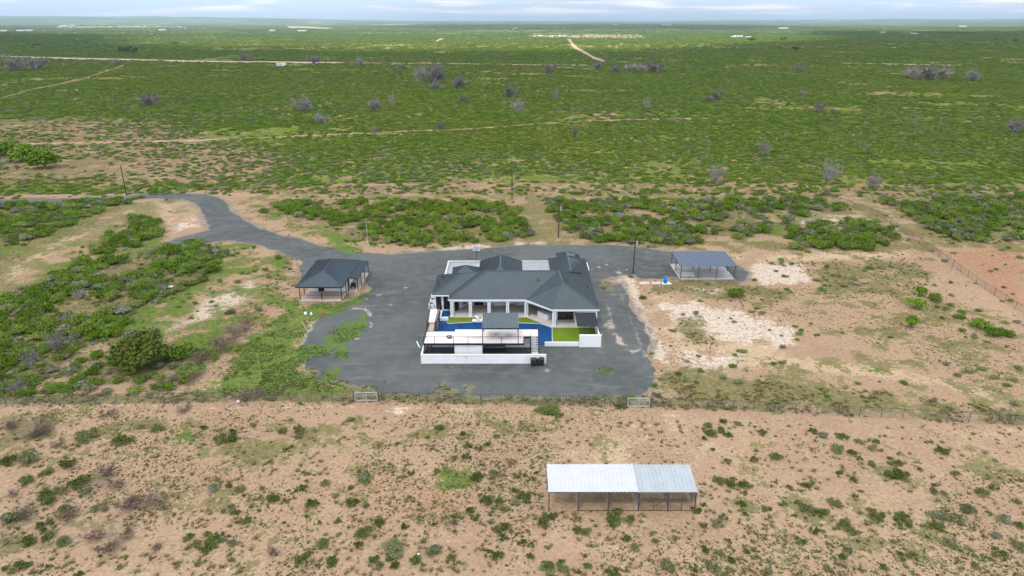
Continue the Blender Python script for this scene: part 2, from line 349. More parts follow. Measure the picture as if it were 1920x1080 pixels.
ZONES = {  # layer: list of (polygon, feather, strength)
 'pale': [
  ([(345,598),(375,560),(430,540),(480,515),(488,545),(450,575),(400,600),(350,610),(270,650),(235,650),(300,600)], (26,10), 1.0),
  ([(240,640),(330,590),(350,605),(290,650),(210,668)], (24,10), .75),
  ([(1150,516),(1185,512),(1200,545),(1210,590),(1235,640),(1260,690),(1225,680),(1205,620),(1180,560)], (16,8), .95),
  ([(1215,575),(1300,560),(1420,590),(1500,620),(1480,650),(1360,640),(1250,600)], (40,14), .85),
  ([(1250,660),(1330,650),(1400,670),(1380,700),(1290,700)], (40,14), .7),
  ([(1395,495),(1510,492),(1528,530),(1430,535),(1405,520)], (14,6), .85),
  ([(1285,540),(1340,535),(1368,548),(1330,556),(1290,552)], (12,5), .95),
  ([(1445,412),(1520,400),(1625,402),(1600,425),(1500,428)], (16,6), .9),
  ([(300,375),(372,375),(388,405),(395,430),(340,452),(300,440),(270,415),(250,395)], (22,9), .42),
  ([(820,464),(960,452),(1030,450),(1030,458),(900,468),(820,472),(700,474)], (14,4), .8),
  ([(900,418),(965,418),(960,428),(905,430)], (10,4), .6),
  ([(420,362),(640,362),(560,372),(470,374)], (20,5), .5),
  ([(700,762),(770,762),(760,780),(710,778)], (16,6), .6),
  ([(1150,768),(1260,770),(1300,830),(1240,865),(1130,850),(1140,800)], (60,26), .42),
  ([(1180,960),(1330,960),(1300,1010),(1200,1000)], (50,20), .4),
  ([(1000,63),(1200,63),(1215,69),(985,68)], (8,1.5), 1.0),
 ],
 'yellow': [
  ([(1240,672),(1420,655),(1560,672),(1700,690),(1920,745),(1920,765),(1700,720),(1500,700),(1300,690)], (40,14), .8),
  ([(1160,775),(1235,775),(1255,850),(1150,850)], (40,20), .7),
  ([(1040,840),(1100,820),(1110,870),(1020,880)], (40,20), .55),
  ([(1170,960),(1300,955),(1270,1000),(1190,990)], (40,18), .5),
  ([(1560,470),(1700,470),(1720,484),(1500,492),(1390,492),(1380,484)], (30,6), .8),
  ([(0,500),(60,460),(160,415),(240,385),(290,375),(300,385),(200,430),(110,480),(40,525),(0,545)], (26,10), .85),
  ([(1120,770),(1330,775),(1380,1090),(1040,880)], (70,40), .45),
  ([(1300,800),(2200,820),(2200,1100),(1250,1100)], (140,60), .36),
  ([(1200,540),(1500,600),(1500,660),(1300,700),(1220,640)], (50,24), .62),
  ([(1840,790),(1920,800),(1920,870),(1850,850)], (60,30), .5),
 ],
 'red': [
  ([(400,352),(700,350),(1000,352),(1160,350),(1400,354),(1560,362),(1920,355),(1920,372),(1700,372),(1560,372),(1300,366),(1100,368),(900,368),(660,368),(440,362)], (30,5), .60),
  ([(1180,345),(1270,345),(1300,365),(1180,362)], (20,5), .8),
  ([(1150,380),(1700,375),(1760,430),(1760,480),(1500,478),(1300,470),(1200,460)], (30,12), .55),
  ([(1640,375),(1700,390),(1760,465),(1920,450),(1920,580),(1860,545),(1760,475),(1700,420)], (30,16), .9),
  ([(200,640),(300,570),(330,540),(345,560),(250,650),(150,690)], (20,10), .8),
  ([(60,108),(300,112),(420,116),(300,120),(60,118)], (40,3), .8),
  ([(0,228),(110,224),(330,236),(330,262),(400,300),(250,330),(120,290),(0,300)], (70,14), .42),
  ([(860,326),(890,326),(890,342),(850,344)], (14,5), 1.0),
  ([(1060,212),(1140,218),(1110,228),(1050,226)], (20,4), .9),
  ([(1380,480),(1700,470),(1740,560),(1900,660),(1800,680),(1600,620),(1450,560)], (60,30), .38),
  ([(600,860),(960,850),(1000,960),(700,1080),(560,1000)], (120,70), .45),
 ],
 'green': [
  ([(120,455),(260,400),(330,452),(470,458),(555,500),(540,580),(420,735),(-300,742),(-300,640),(0,560)], (30,12), .44),
  ([(440,372),(980,372),(1010,445),(840,462),(700,470),(540,440)], (30,10), .46),
  ([(1020,374),(1560,372),(1450,460),(1060,455)], (30,10), .40),
  ([(405,720),(440,660),(500,600),(550,560),(565,575),(650,560),(700,560),(640,580),(590,600),(560,640),(600,660),(570,690),(600,710),(660,722),(660,735),(420,740)], (24,12), .9),
  ([(600,455),(680,462),(690,474),(640,472)], (14,4), .9),
  ([(640,600),(690,590),(690,615),(650,645),(610,640)], (12,6), 1.0),
  ([(255,880),(300,870),(310,895),(270,900)], (24,10), .55),
  ([(290,815),(360,800),(380,830),(300,835)], (24,10), .45),
  ([(820,880),(900,865),(915,905),(850,930),(820,915)], (30,14), .6),
  ([(650,665),(690,640),(680,670)], (10,6), .8),
  ([(1600,692),(1650,692),(1640,700)], (14,4), .8),
  ([(1015,772),(1060,772),(1050,790)], (12,5), .7),
 ],
 'olive': [
  ([(-300,372),(300,372),(420,372),(500,352),(2300,352),(2300,470),(1900,470),(1500,476),(1210,462),(900,464),(700,472),(520,438),(420,366),(300,380),(330,450),(480,462),(560,500),(540,580),(420,720),(-300,742)], (30,12), .70),
  ([(1230,520),(1480,540),(1700,480),(1900,600),(2300,700),(2300,790),(1400,760),(1230,740),(1240,680),(1500,660),(1450,570),(1250,560)], (60,24), .44),
  ([(-300,760),(1240,765),(1200,840),(1050,870),(700,900),(400,1000),(-300,900)], (160,60), .42),
  ([(-300,880),(700,880),(1000,960),(1000,1100),(-300,1100)], (160,60), .30),
  ([(1350,800),(2300,800),(2300,1100),(1300,1100),(1200,1000)], (160,60), .30),
  ([(0,735),(300,738),(640,726),(800,738),(1000,744),(1170,748),(1230,748),(1400,760),(1560,768),(1740,778),(1920,785),(1920,798),(1560,776),(1230,764),(1060,760),(870,757),(470,752),(0,760)], (20,8), .9),
  ([(450,470),(540,480),(562,495),(555,540),(500,600),(430,660),(400,700),(380,690),(450,590),(500,540),(480,510)], (30,14), .7),
  ([(400,735),(560,560),(500,580),(440,640)], (30,14), .7),
  ([(1220,665),(1290,700),(1480,715),(1700,740),(1920,775),(1920,790),(1500,775),(1235,755)], (40,18), .85),
  ([(1480,490),(1690,480),(1760,490),(1740,540),(1640,560),(1560,560),(1520,530)], (40,16), .75),
  ([(1200,530),(1290,525),(1400,535),(1500,545),(1440,580),(1300,558),(1210,548)], (24,8), .75),
  ([(1265,600),(1310,595),(1340,650),(1290,645)], (20,12), .8),
  ([(1130,510),(1150,535),(1160,560),(1130,545)], (8,6), .8),
  ([(1510,600),(1700,580),(1860,640),(1900,690),(1700,660),(1560,640)], (60,24), .55),
  ([(310,380),(370,378),(380,400),(330,420)], (20,8), .5),
  ([(430,470),(560,478),(540,500),(440,492)], (20,8), .7),
  ([(490,385),(560,395),(600,450),(540,440),(460,400)], (30,10), .75),
  ([(970,380),(1010,390),(1060,450),(1010,452),(980,410)], (20,10), .45),
  ([(700,790),(860,790),(1000,810),(1050,850),(900,860),(760,830)], (80,26), .35),
  ([(420,800),(560,790),(600,830),(480,860),(330,920),(280,900)], (60,26), .4),
  ([(1180,790),(1130,830),(1160,850)], (20,10), .4),
 ],
 'brown': [
  ([(-200,760),(300,765),(340,830),(330,950),(250,1090),(-200,1090)], (90,50), .42),
  ([(365,640),(420,600),(470,590),(480,610),(450,650),(395,690),(365,700)], (20,10), 1.0),
  ([(330,700),(400,690),(380,725),(300,730)], (30,12), .7),
  ([(0,780),(100,778),(125,820),(30,840),(0,830)], (40,18), .8),
  ([(180,870),(230,880),(220,930),(140,920)], (36,18), .8),
  ([(260,925),(330,930),(320,965),(250,960)], (36,18), .7),
  ([(150,990),(240,970),(250,1040),(180,1050)], (40,20), .6),
  ([(0,900),(100,950),(60,1000),(0,990)], (40,24), .6),
  ([(1500,890),(1740,830),(1800,880),(1600,910)], (90,30), .35),
 ],
 'brush': [
  ([(-900,-200),(2800,-200),(2800,350),(1150,346),(700,346),(300,362),(0,366),(-900,372)], (40,6), .95),
  ([(300,340),(2800,340),(2800,374),(1150,374),(400,362)], (40,5), .55),
  ([(-900,385),(250,372),(240,395),(150,440),(60,490),(-900,540)], (24,10), .72),
  ([(150,470),(260,405),(310,430),(300,450),(180,480)], (20,9), .55),
  ([(0,545),(130,500),(250,480),(380,455),(430,470),(390,520),(310,560),(240,590),(200,650),(110,640),(0,740),(-600,740),(-600,620)], (30,14), .56),
  ([(-600,640),(160,640),(250,700),(330,660),(370,660),(400,730),(250,738),(-600,760)], (40,14), .5),
  ([(500,376),(960,375),(1010,445),(830,462),(700,464),(600,430)], (24,8), .56),
  ([(1020,376),(1550,372),(1540,395),(1440,400),(1450,440),(1300,460),(1170,460),(1060,450)], (24,8), .52),
  ([(1480,425),(1600,410),(1700,440),(1690,460),(1490,470)], (14,7), .56),
  ([(1650,380),(2600,360),(2600,452),(1780,455),(1700,410)], (20,8), .72),
 ],
}
TRACKS = [  # dirt tracks and far pale roads: (polyline, half width px, strength, layer)
  ([(-300,276),(160,268),(370,263),(480,258),(640,252),(760,246),(880,242),(960,236),(1070,228),(1200,224),(1330,222)], 1.1, .46, 'pale'),
  ([(-700,97),(0,103),(110,107),(220,109),(420,114),(640,117)], 1.5, .8, 'pale'),
  ([(640,117),(800,118),(1000,121),(1100,122)], .8, .5, 'pale'),
  ([(1580,120),(1700,122),(1800,124)], 0.8, .5, 'pale'),
  ([(0,185),(60,168),(150,150),(215,128),(230,122)], 1.4, .3, 'pale'),
  ([(1067,72),(1072,85),(1085,95),(1110,108),(1130,115)], 1.8, .55, 'pale'),
  ([(812,78),(828,71)], 1.2, .9, 'pale'),
  ([(960,55),(968,50)], .8, .9, 'pale'),
  ([(540,50),(620,52)], 1.5, .9, 'pale'),
  ([(110,52),(330,50),(350,53)], 1.6, .8, 'pale'),
  ([(1690,62),(1800,66),(1920,60)], 1.0, .7, 'pale'),
  ([(420,366),(640,366),(900,367),(1200,368),(1500,370),(1920,374),(2300,378)], 2.6, .6, 'yellow'),
  ([(640,858),(760,838),(900,846),(1010,850)], 4, .45, 'yellow'),
  ([(560,880),(640,872),(780,896)], 4, .4, 'yellow'),
  ([(-20,760),(200,758),(420,766),(640,762),(900,768)], 4, .6, 'yellow'),
  ([(1480,940),(1620,905),(1740,890),(1920,880)], 5, .45, 'yellow'),
  ([(1540,985),(1640,940),(1740,915)], 6, .45, 'yellow'),
  ([(1300,850),(1480,820),(1700,812),(1920,830)], 5, .4, 'yellow'),
  ([(1390,890),(1560,880),(1740,920)], 5, .35, 'yellow'),
]
DRIVE_PX = [(-420,382),(-200,376),(0,374),(120,373),(240,370),(262,363),(330,362),(385,365),(410,372),(425,382),(432,395),(455,412),(480,425),(520,440),(570,452),(620,465),(680,474),(730,477),(790,473),(850,470),(900,468),(960,461),(1060,459),(1150,460),(1210,464),(1262,472),(1330,473),(1380,498),(1402,512),(1394,526),(1300,523),(1262,521),(1230,523),(1205,522),(1190,514),(1165,515),(1140,522),(1128,531),(1148,534),(1166,532),(1172,545),(1190,580),(1205,610),(1215,640),(1213,665),(1228,690),(1226,725),(1205,744),(1150,747),(1080,746),(980,743),(880,746),(760,739),(700,735),(640,722),(605,716),(572,694),(562,665),(575,640),(590,612),(606,590),(628,574),(656,560),(690,545),(684,520),(600,518),(562,522),(565,500),(570,490),(540,480),(510,468),(480,458),(430,450),(380,455),(330,460),(318,452),(360,440),(395,432),(388,412),(375,395),(365,381),(345,373),(300,371),(262,374),(240,378),(120,380),(0,381),(-200,386),(-420,394)]
def bare_mask(px, py):
    return np.maximum(poly_mask(px, py, [(-300,222),(150,220),(340,236),(420,262),(560,290),(520,345),(380,352),(250,345),(-300,350)], (60,14)), np.maximum(.45 * poly_mask(px, py, [(640,300),(900,300),(960,350),(640,352)], (60,12)), .45 * poly_mask(px, py, [(1000,300),(1280,290),(1400,345),(1000,348)], (60,12))))
def build_ground():
    th = np.linspace(-math.radians(62), math.radians(62), 560)
    r = [4.0]
    while r[-1] < 60000:
        a = r[-1]
        r.append(a * (1.012 if a < 40 else 1.0062 if a < 260 else 1.012 if a < 3000 else 1.03))
    r = np.array(r)
    R, T = np.meshgrid(r, th, indexing='ij')
    X, Y = R * np.sin(T), R * np.cos(T)
    X, Y = X.ravel(), Y.ravel()
    Z = height(X, Y)
    near = sstep(300, 60, np.hypot(X, Y))
    Z += near * 0 
    ppx, ppy = proj(X, Y, 0.0)
    lay = {}
    for k, zs in ZONES.items():
        m = np.zeros(X.shape)
        for poly, fe, st in zs:
            m = np.maximum(m, st * poly_mask(ppx, ppy, poly, fe))
        lay[k] = m
    for line, w, st, k in TRACKS:
        lay[k] = np.maximum(lay[k], st * line_mask(ppx, ppy, line, w))
    trk = np.zeros(X.shape)
    for line, w, st, k in TRACKS[:10] + [q for q in TRACKS if q[0][0] == (420, 366)]:
        trk = np.maximum(trk, st * line_mask(ppx, ppy, line, w * 1.3))
    lay['brush'] = lay['brush'] * (1 - .42 * bare_mask(ppx, ppy)) * (1 - .85 * lay['pale'])
    lay['brush'] = lay['brush'] * (1 - np.clip(trk * 1.3, 0, 1))
    nr, nt = len(r), len(th)
    idx = np.arange(nr * nt).reshape(nr, nt)
    q = np.stack([idx[:-1, :-1], idx[:-1, 1:], idx[1:, 1:], idx[1:, :-1]], -1).reshape(-1, 4)[:, ::-1]
    # apron behind the camera
    me = bpy.data.meshes.new('ground')
    co = np.stack([X, Y, Z], -1)
    extra = np.array([(-60000., -60000., 0.), (60000., -60000., 0.), (co[idx[-1, 0]][0], co[idx[-1, 0]][1], 0.), (co[idx[-1, -1]][0], co[idx[-1, -1]][1], 0.)])
    co = np.vstack([co, extra])
    me.vertices.add(len(co)); me.vertices.foreach_set('co', co.ravel())
    nq = len(q)
    E0 = nr * nt
    first = idx[0, :]
    ext = [[E0, int(idx[0, 0])] , ]
    loops = q.ravel().tolist(); starts = list(range(0, nq * 4, 4))
    def addf(f):
        starts.append(len(loops)); loops.extend(int(i) for i in f)
    addf([E0, E0 + 1, idx[0, nt - 1], idx[0, nt // 2], idx[0, 0]])
    addf([E0 + 1] + [E0 + 3] + [idx[nr - 1, nt - 1]] + [idx[k, nt - 1] for k in range(nr - 2, -1, -40)] + [idx[0, nt - 1]])
    addf([E0] + [idx[0, 0]] + [idx[k, 0] for k in range(40, nr - 1, 40)] + [idx[nr - 1, 0]] + [E0 + 2])
    me.loops.add(len(loops)); me.loops.foreach_set('vertex_index', loops)
    me.polygons.add(len(starts)); me.polygons.foreach_set('loop_start', starts)
    me.update(calc_edges=True); me.validate()
    me.polygons.foreach_set('use_smooth', [True] * len(me.polygons))
    def attr(name, ks):
        a = me.attributes.new(name, 'FLOAT_COLOR', 'POINT')
        arr = np.zeros((len(co), 4), np.float32)
        for i, k in enumerate(ks):
            if k: arr[:E0, i] = lay[k]
        a.data.foreach_set('color', arr.ravel())
    attr('soil_a', ['pale', 'yellow', 'red']); attr('soil_b', ['green', 'olive', 'brown']); lay['gravel'] = poly_mask(ppx, ppy, DRIVE_PX, (26, 10)) * (ppx > -200)
    attr('soil_c', ['brush', 'gravel', None])
    o = bpy.data.objects.new('ground', me); COL.objects.link(o); o['kind'] = 'structure'
    me.materials.append(ground_mat())
    return lay

class NT:
    """short hand for shader node graphs"""
    def __init__(s, m): s.n, s.l = m.node_tree.nodes, m.node_tree.links
    def put(s, sock, v):
        if isinstance(v, bpy.types.NodeSocket): s.l.new(v, sock)
        elif isinstance(v, (tuple, list)) and len(v) == 3 and sock.type == 'RGBA': sock.default_value = (*v, 1)
        else: sock.default_value = v
    def math(s, op, a, b=0.0, clamp=False):
        n = s.n.new('ShaderNodeMath'); n.operation = op; n.use_clamp = clamp
        s.put(n.inputs[0], a); s.put(n.inputs[1], b); return n.outputs[0]
    def mix(s, f, a, b):
        n = s.n.new('ShaderNodeMix'); n.data_type = 'RGBA'
        s.put(n.inputs['Factor'], f); s.put(n.inputs['A'], a); s.put(n.inputs['B'], b); return n.outputs['Result']
    def noise(s, vec, scale, detail=4, rough=0.6, dist=0.0):
        n = s.n.new('ShaderNodeTexNoise'); n.inputs['Scale'].default_value = scale; n.inputs['Detail'].default_value = detail
        n.inputs['Roughness'].default_value = rough; n.inputs['Distortion'].default_value = dist
        s.l.new(vec, n.inputs['Vector']); return n.outputs['Fac']
    def step(s, v, a, b, to0=0.0, to1=1.0):
        n = s.n.new('ShaderNodeMapRange'); n.interpolation_type = 'SMOOTHSTEP'
        s.put(n.inputs['Value'], v); n.inputs['From Min'].default_value = a; n.inputs['From Max'].default_value = b
        n.inputs['To Min'].default_value = to0; n.inputs['To Max'].default_value = to1; return n.outputs[0]
    def attr(s, name):
        n = s.n.new('ShaderNodeAttribute'); n.attribute_name = name
        p = s.n.new('ShaderNodeSeparateColor'); s.l.new(n.outputs['Color'], p.inputs[0]); return p.outputs
def ground_mat():
    m = bpy.data.materials.new('ranch_soil'); m.use_nodes = True
    t = NT(m); b = t.n['Principled BSDF']; b.inputs['Roughness'].default_value = 0.95; b.inputs['Specular IOR Level'].default_value = 0.0
    geo = t.n.new('ShaderNodeNewGeometry'); pos = geo.outputs['Position']
    A, B, C = t.attr('soil_a'), t.attr('soil_b'), t.attr('soil_c')
    big = t.noise(pos, 0.035, 5, 0.6); mid = t.noise(pos, 0.22, 5, 0.65); fine = t.noise(pos, 1.3, 5, 0.7); tiny = t.noise(pos, 4.5, 3, 0.7)
    mid2, fine2, big2 = t.step(mid, .33, .67), t.step(fine, .33, .67), t.step(t.noise(pos, .09, 4, .6, .3), .35, .65)
    edge = t.math('ADD', t.math('ADD', t.math('MULTIPLY', mid2, 0.42), t.math('MULTIPLY', fine2, 0.30)), t.math('MULTIPLY', big2, .28))
    def m_(v, amt=1.0, lo=0.36, hi=0.64):
        return t.step(t.math('ADD', v, t.math('MULTIPLY', t.math('SUBTRACT', edge, 0.5), t.math('MULTIPLY', amt, t.step(v, 0.0, 0.30)))), lo, hi)
    # bare soil
    c = t.mix(edge, (0.282, 0.184, 0.110), (0.435, 0.305, 0.192))
    c = t.mix(t.math('MULTIPLY', t.step(big, .45, .7), 0.6), c, (0.30, 0.185, 0.12))
    c = t.mix(t.math('MULTIPLY', m_(A[1]), 0.75), c, (0.47, 0.355, 0.215))
    c = t.mix(t.math('MULTIPLY', m_(A[2]), 0.85), c, t.mix(t.step(fine, .35, .65), (0.27, 0.135, 0.072), (0.37, 0.21, 0.12)))
    c = t.mix(t.math('MULTIPLY', m_(A[0]), 0.9), c, t.mix(t.step(fine, .3, .65), (0.40, 0.30, 0.215), (0.60, 0.51, 0.42)))
    fz = t.noise(pos, 2.4, 6, .72)
    c = t.mix(t.math('MULTIPLY', t.step(fz, .50, .36), .55), c, (0.17, 0.118, 0.075))
    c = t.mix(t.math('MULTIPLY', t.step(fz, .54, .68), .45), c, (0.55, 0.43, 0.32))
    # fine debris and pebbles
    deb = t.step(t.math('ADD', t.math('MULTIPLY', tiny, .6), t.math('MULTIPLY', fine, .4)), .55, .68)
    c = t.mix(t.math('MULTIPLY', deb, 0.6), c, (0.19, 0.15, 0.09))
    grit = t.noise(pos, 11.0, 2, .6)
    c = t.mix(t.math('MULTIPLY', t.step(grit, .46, .32), 0.55), c, (0.22, 0.16, 0.11))
    peb = t.step(t.noise(pos, 7.0, 2, .5), .66, .72)
    c = t.mix(t.math('MULTIPLY', peb, 0.4), c, (0.66, 0.57, 0.48))
    c = t.mix(t.math('MULTIPLY', t.step(t.math('ADD', C[1], t.math('MULTIPLY', t.math('SUBTRACT', edge, .5), t.math('MULTIPLY', 1.0, t.step(C[1], 0., .15)))), .12, .52), .8), c, t.mix(t.step(fine, .35, .65), (0.105, 0.102, 0.092), (0.25, 0.215, 0.17)))
    # dead brush, dry olive grass, green grass
    c = t.mix(t.math('MULTIPLY', m_(B[2]), 0.8), c, t.mix(t.step(fine, .35, .65), (0.145, 0.10, 0.075), (0.25, 0.18, 0.14)))
    og = t.mix(t.step(fine, .32, .68), (0.075, 0.086, 0.024), (0.20, 0.172, 0.075))
    c = t.mix(t.math('MULTIPLY', m_(B[1], 1.5, .42, .6), 0.85), c, og)
    gg = t.mix(t.step(fine, .3, .7), (0.05, 0.095, 0.018), (0.13, 0.19, 0.035))
    c = t.mix(t.math('MULTIPLY', m_(B[0], 1.3), 0.9), c, gg)
    # under-storey of the brush country
    bb = t.mix(t.step(t.math('ADD', t.math('MULTIPLY', fine, .5), t.math('MULTIPLY', mid, .5)), .36, .64), (0.065, 0.115, 0.012), (0.160, 0.205, 0.034))
    nb = t.mix(t.step(t.math('ADD', t.math('MULTIPLY', fine, .6), t.math('MULTIPLY', mid, .4)), .38, .62), (0.060, 0.072, 0.020), (0.20, 0.165, 0.085))
    bb = t.mix(t.step(C[0], .58, .88), nb, bb)
    bb = t.mix(t.math('MULTIPLY', t.step(mid, .52, .70), .5), bb, (0.17, 0.155, 0.085))
    bb = t.mix(t.math('MULTIPLY', t.step(fine, .5, .38), .5), bb, (0.035, 0.06, 0.010))
    wide = t.noise(pos, 0.0045, 4, .6, .4)
    bb = t.mix(t.math('MULTIPLY', t.step(wide, .48, .64), .6), bb, t.mix(t.step(fine, .35, .65), (0.11, 0.125, 0.022), (0.205, 0.215, 0.05)))
    patch = t.noise(pos, 0.016, 6, .62, .4)
    cover = t.math('MULTIPLY', m_(C[0], 1.0, .3, .6), t.step(t.math('ADD', t.math('MULTIPLY', patch, .55), t.math('MULTIPLY', edge, .45)), .60, .54))
    c = t.mix(t.math('MULTIPLY', m_(C[0], .5), .7), c, t.mix(t.step(fine, .35, .65), (0.22, 0.13, 0.075), (0.31, 0.205, 0.13)))
    c = t.mix(t.math('MULTIPLY', cover, .94), c, bb)
    # very far ground: woods and fields as broad tones
    dist = t.n.new('ShaderNodeVectorMath'); dist.operation = 'LENGTH'; t.l.new(pos, dist.inputs[0])
    far = t.step(dist.outputs['Value'], 900.0, 2600.0)
    f1 = t.noise(pos, 0.0014, 7, .62, .3); f2 = t.noise(pos, 0.012, 4, .7)
    fc = t.mix(t.step(f2, .38, .62), (0.030, 0.068, 0.018), (0.085, 0.130, 0.030))
    fc = t.mix(t.math('MULTIPLY', t.step(f1, .50, .60), .8), fc, (0.14, 0.20, 0.055))
    fc = t.mix(t.math('MULTIPLY', t.step(f1, .47, .40), .6), fc, (0.022, 0.048, 0.020))
    fc = t.mix(t.math('MULTIPLY', t.step(f1, .64, .68), .8), fc, (0.36, 0.30, 0.22))
    farmix = t.math('MULTIPLY', far, t.math('SUBTRACT', 1.0, t.math('MULTIPLY', A[0], 1.0)), True)
    c = t.mix(farmix, c, fc)
    t.l.new(c, b.inputs['Base Color'])
    bp = t.n.new('ShaderNodeBump'); bp.inputs['Strength'].default_value = 0.7; bp.inputs['Distance'].default_value = 0.3
    t.l.new(t.math('ADD', fine, t.math('MULTIPLY', tiny, .5)), bp.inputs['Height']); t.l.new(bp.outputs[0], b.inputs['Normal'])
    return m
LAY = build_ground()

# ------------------------------------------------------------------ asphalt drive: a sheet with ragged edges
def ragged(poly, step=1.2, amp=0.5, seed=1):
    out = []; n = len(poly)
    for i in range(n):
        a, b_ = Vector(poly[i]), Vector(poly[(i + 1) % n]); L = (b_ - a).length
        k = max(1, int(L / step)); d = (b_ - a).normalized(); nrm = Vector((-d.y, d.x))
        for j in range(k):
            p = a.lerp(b_, j / k)
            w = ((float(fbm(p.x * .13, p.y * .13, seed, 2)) - .5) * 2.4 + (float(fbm(p.x * .9, p.y * .9, seed + 3, 3)) - .5) * 1.5) * amp
            out.append((p.x + nrm.x * w, p.y + nrm.y * w))
    return out
def flat_sheet(name, poly, z, m, kind='structure'):
    bm = bmesh.new()
    vs = [bm.verts.new((p[0], p[1], z)) for p in poly]
    f = bm.faces.new(vs); bmesh.ops.triangulate(bm, faces=[f]); bmesh.ops.recalc_face_normals(bm, faces=bm.faces)
    if bm.faces and sum(ff.normal.z for ff in bm.faces) < 0: bmesh.ops.reverse_faces(bm, faces=bm.faces)
    me = bpy.data.meshes.new(name); bm.to_mesh(me); bm.free(); me.materials.append(m)
    o = bpy.data.objects.new(name, me); COL.objects.link(o)
    if kind: o['kind'] = kind
    return o
def asphalt_mat():
    m = bpy.data.materials.new('weathered_asphalt'); m.use_nodes = True
    t = NT(m); b = t.n['Principled BSDF']; b.inputs['Roughness'].default_value = 0.9; b.inputs['Specular IOR Level'].default_value = 0.2
    geo = t.n.new('ShaderNodeNewGeometry'); pos = geo.outputs['Position']
    mp = t.n.new('ShaderNodeMapping'); t.l.new(pos, mp.inputs[0]); mp.inputs['Scale'].default_value = (0.35, 1.6, 1); mp.inputs['Rotation'].default_value = (0, 0, .5)
    big = t.noise(pos, .06, 4, .6, .5); mid = t.noise(pos, .5, 5, .65); fine = t.noise(pos, 5, 3, .7); strk = t.noise(mp.outputs[0], .35, 5, .6, .6)
    c = t.mix(t.step(big, .3, .7), (0.058, 0.065, 0.061), (0.090, 0.096, 0.090))
    c = t.mix(t.math('MULTIPLY', t.step(mid, .42, .66), .5), c, (0.115, 0.118, 0.113))
    c = t.mix(t.math('MULTIPLY', t.step(strk, .55, .68), .45), c, (0.15, 0.15, 0.138))
    c = t.mix(t.math('MULTIPLY', t.step(fine, .55, .75), .25), c, (0.16, 0.155, 0.145))
    A = t.attr('dirt')
    dm = t.step(t.math('ADD', A[0], t.math('MULTIPLY', t.math('SUBTRACT', t.math('ADD', t.math('MULTIPLY', mid, .5), t.math('MULTIPLY', fine, .5)), .5), t.math('MULTIPLY', 1.6, t.step(A[0], 0., .1)))), .45, .7)
    c = t.mix(t.math('MULTIPLY', dm, .85), c, t.mix(t.step(fine, .4, .6), (0.30, 0.245, 0.19), (0.45, 0.385, 0.32)))
    def veg(v): return t.step(t.math('ADD', v, t.math('MULTIPLY', t.math('SUBTRACT', t.step(mid, .35, .65), .5), t.math('MULTIPLY', .8, t.step(v, 0., .2)))), .4, .6)
    c = t.mix(t.math('MULTIPLY', veg(A[2]), .8), c, t.mix(t.step(fine, .35, .65), (0.10, 0.10, 0.035), (0.23, 0.20, 0.10)))
    c = t.mix(t.math('MULTIPLY', veg(A[1]), .9), c, t.mix(t.step(fine, .35, .65), (0.045, 0.085, 0.012), (0.115, 0.17, 0.026)))
    t.l.new(c, b.inputs['Base Color'])
    return m
GZ = [([(405,720),(440,660),(500,600),(550,560),(565,575),(640,560),(690,562),(640,585),(590,600),(560,640),(590,660),(570,690),(600,710),(640,722),(600,738),(420,742)], .8), ([(600,455),(680,462),(690,475),(640,474)], .8),
      ([(690,588),(688,616),(655,640),(630,650),(600,640),(640,610)], 1.), ([(560,655),(620,640),(650,655),(600,668),(560,668)], .9), ([(625,660),(650,655),(650,675),(630,680)], .9), ([(605,700),(635,694),(640,712),(615,716)], 1.), ([(640,552),(690,548),(690,560),(655,575),(640,568)], .9), ([(640,540),(665,520),(675,530),(660,552),(630,560),(590,566),(585,560)], .9), ([(1020,772),(1060,772),(1050,784)], .6), ([(1115,692),(1150,690),(1150,700),(1122,702)], .8)]
CLEAR_PX = [[(-300,620),(-100,520),(0,490),(60,455),(160,412),(235,384),(285,376),(300,384),(200,432),(110,482),(40,528),(-60,600)], [(972,376),(1008,378),(1062,446),(1018,452),(985,412)]]
OZ = [([(-200,765),(2100,800),(2100,1100),(-200,1100)], .11), ([(0,738),(300,738),(560,722),(640,724),(700,736),(800,738),(900,744),(1000,742),(1080,746),(1215,742),(1235,752),(1400,762),(1560,772),(1920,790),(1920,798),(1560,778),(1230,764),(1060,760),(870,757),(470,752),(0,760)], .8), ([(450,470),(540,480),(562,495),(555,540),(500,600),(430,660),(390,690),(450,590),(500,540),(480,510)], .7),
      ([(1220,665),(1290,700),(1480,715),(1700,740),(1920,775),(1920,790),(1500,775),(1235,755)], .75), ([(1480,490),(1690,480),(1760,490),(1740,540),(1640,560),(1560,560),(1520,530)], .7), ([(1200,530),(1290,525),(1400,535),(1500,545),(1440,580),(1300,558),(1210,548)], .7), ([(1265,600),(1310,595),(1340,650),(1290,645)], .7), ([(1126,512),(1145,535),(1160,560),(1130,545)], .9), ([(490,385),(560,395),(600,450),(540,440),(460,400)], .6), ([(580,690),(640,715),(700,730),(720,715),(700,738),(620,730)], 1.), ([(820,715),(850,722),(900,730),(870,742),(820,738)], .8), ([(815,683),(880,684),(870,690),(820,690)], .35), ([(925,682),(1000,684),(960,688)], .4), ([(1120,605),(1130,640),(1120,655),(1114,630)], .5), ([(1022,676),(1030,680),(1026,690)], .6)]
M['asphalt'] = asphalt_mat()
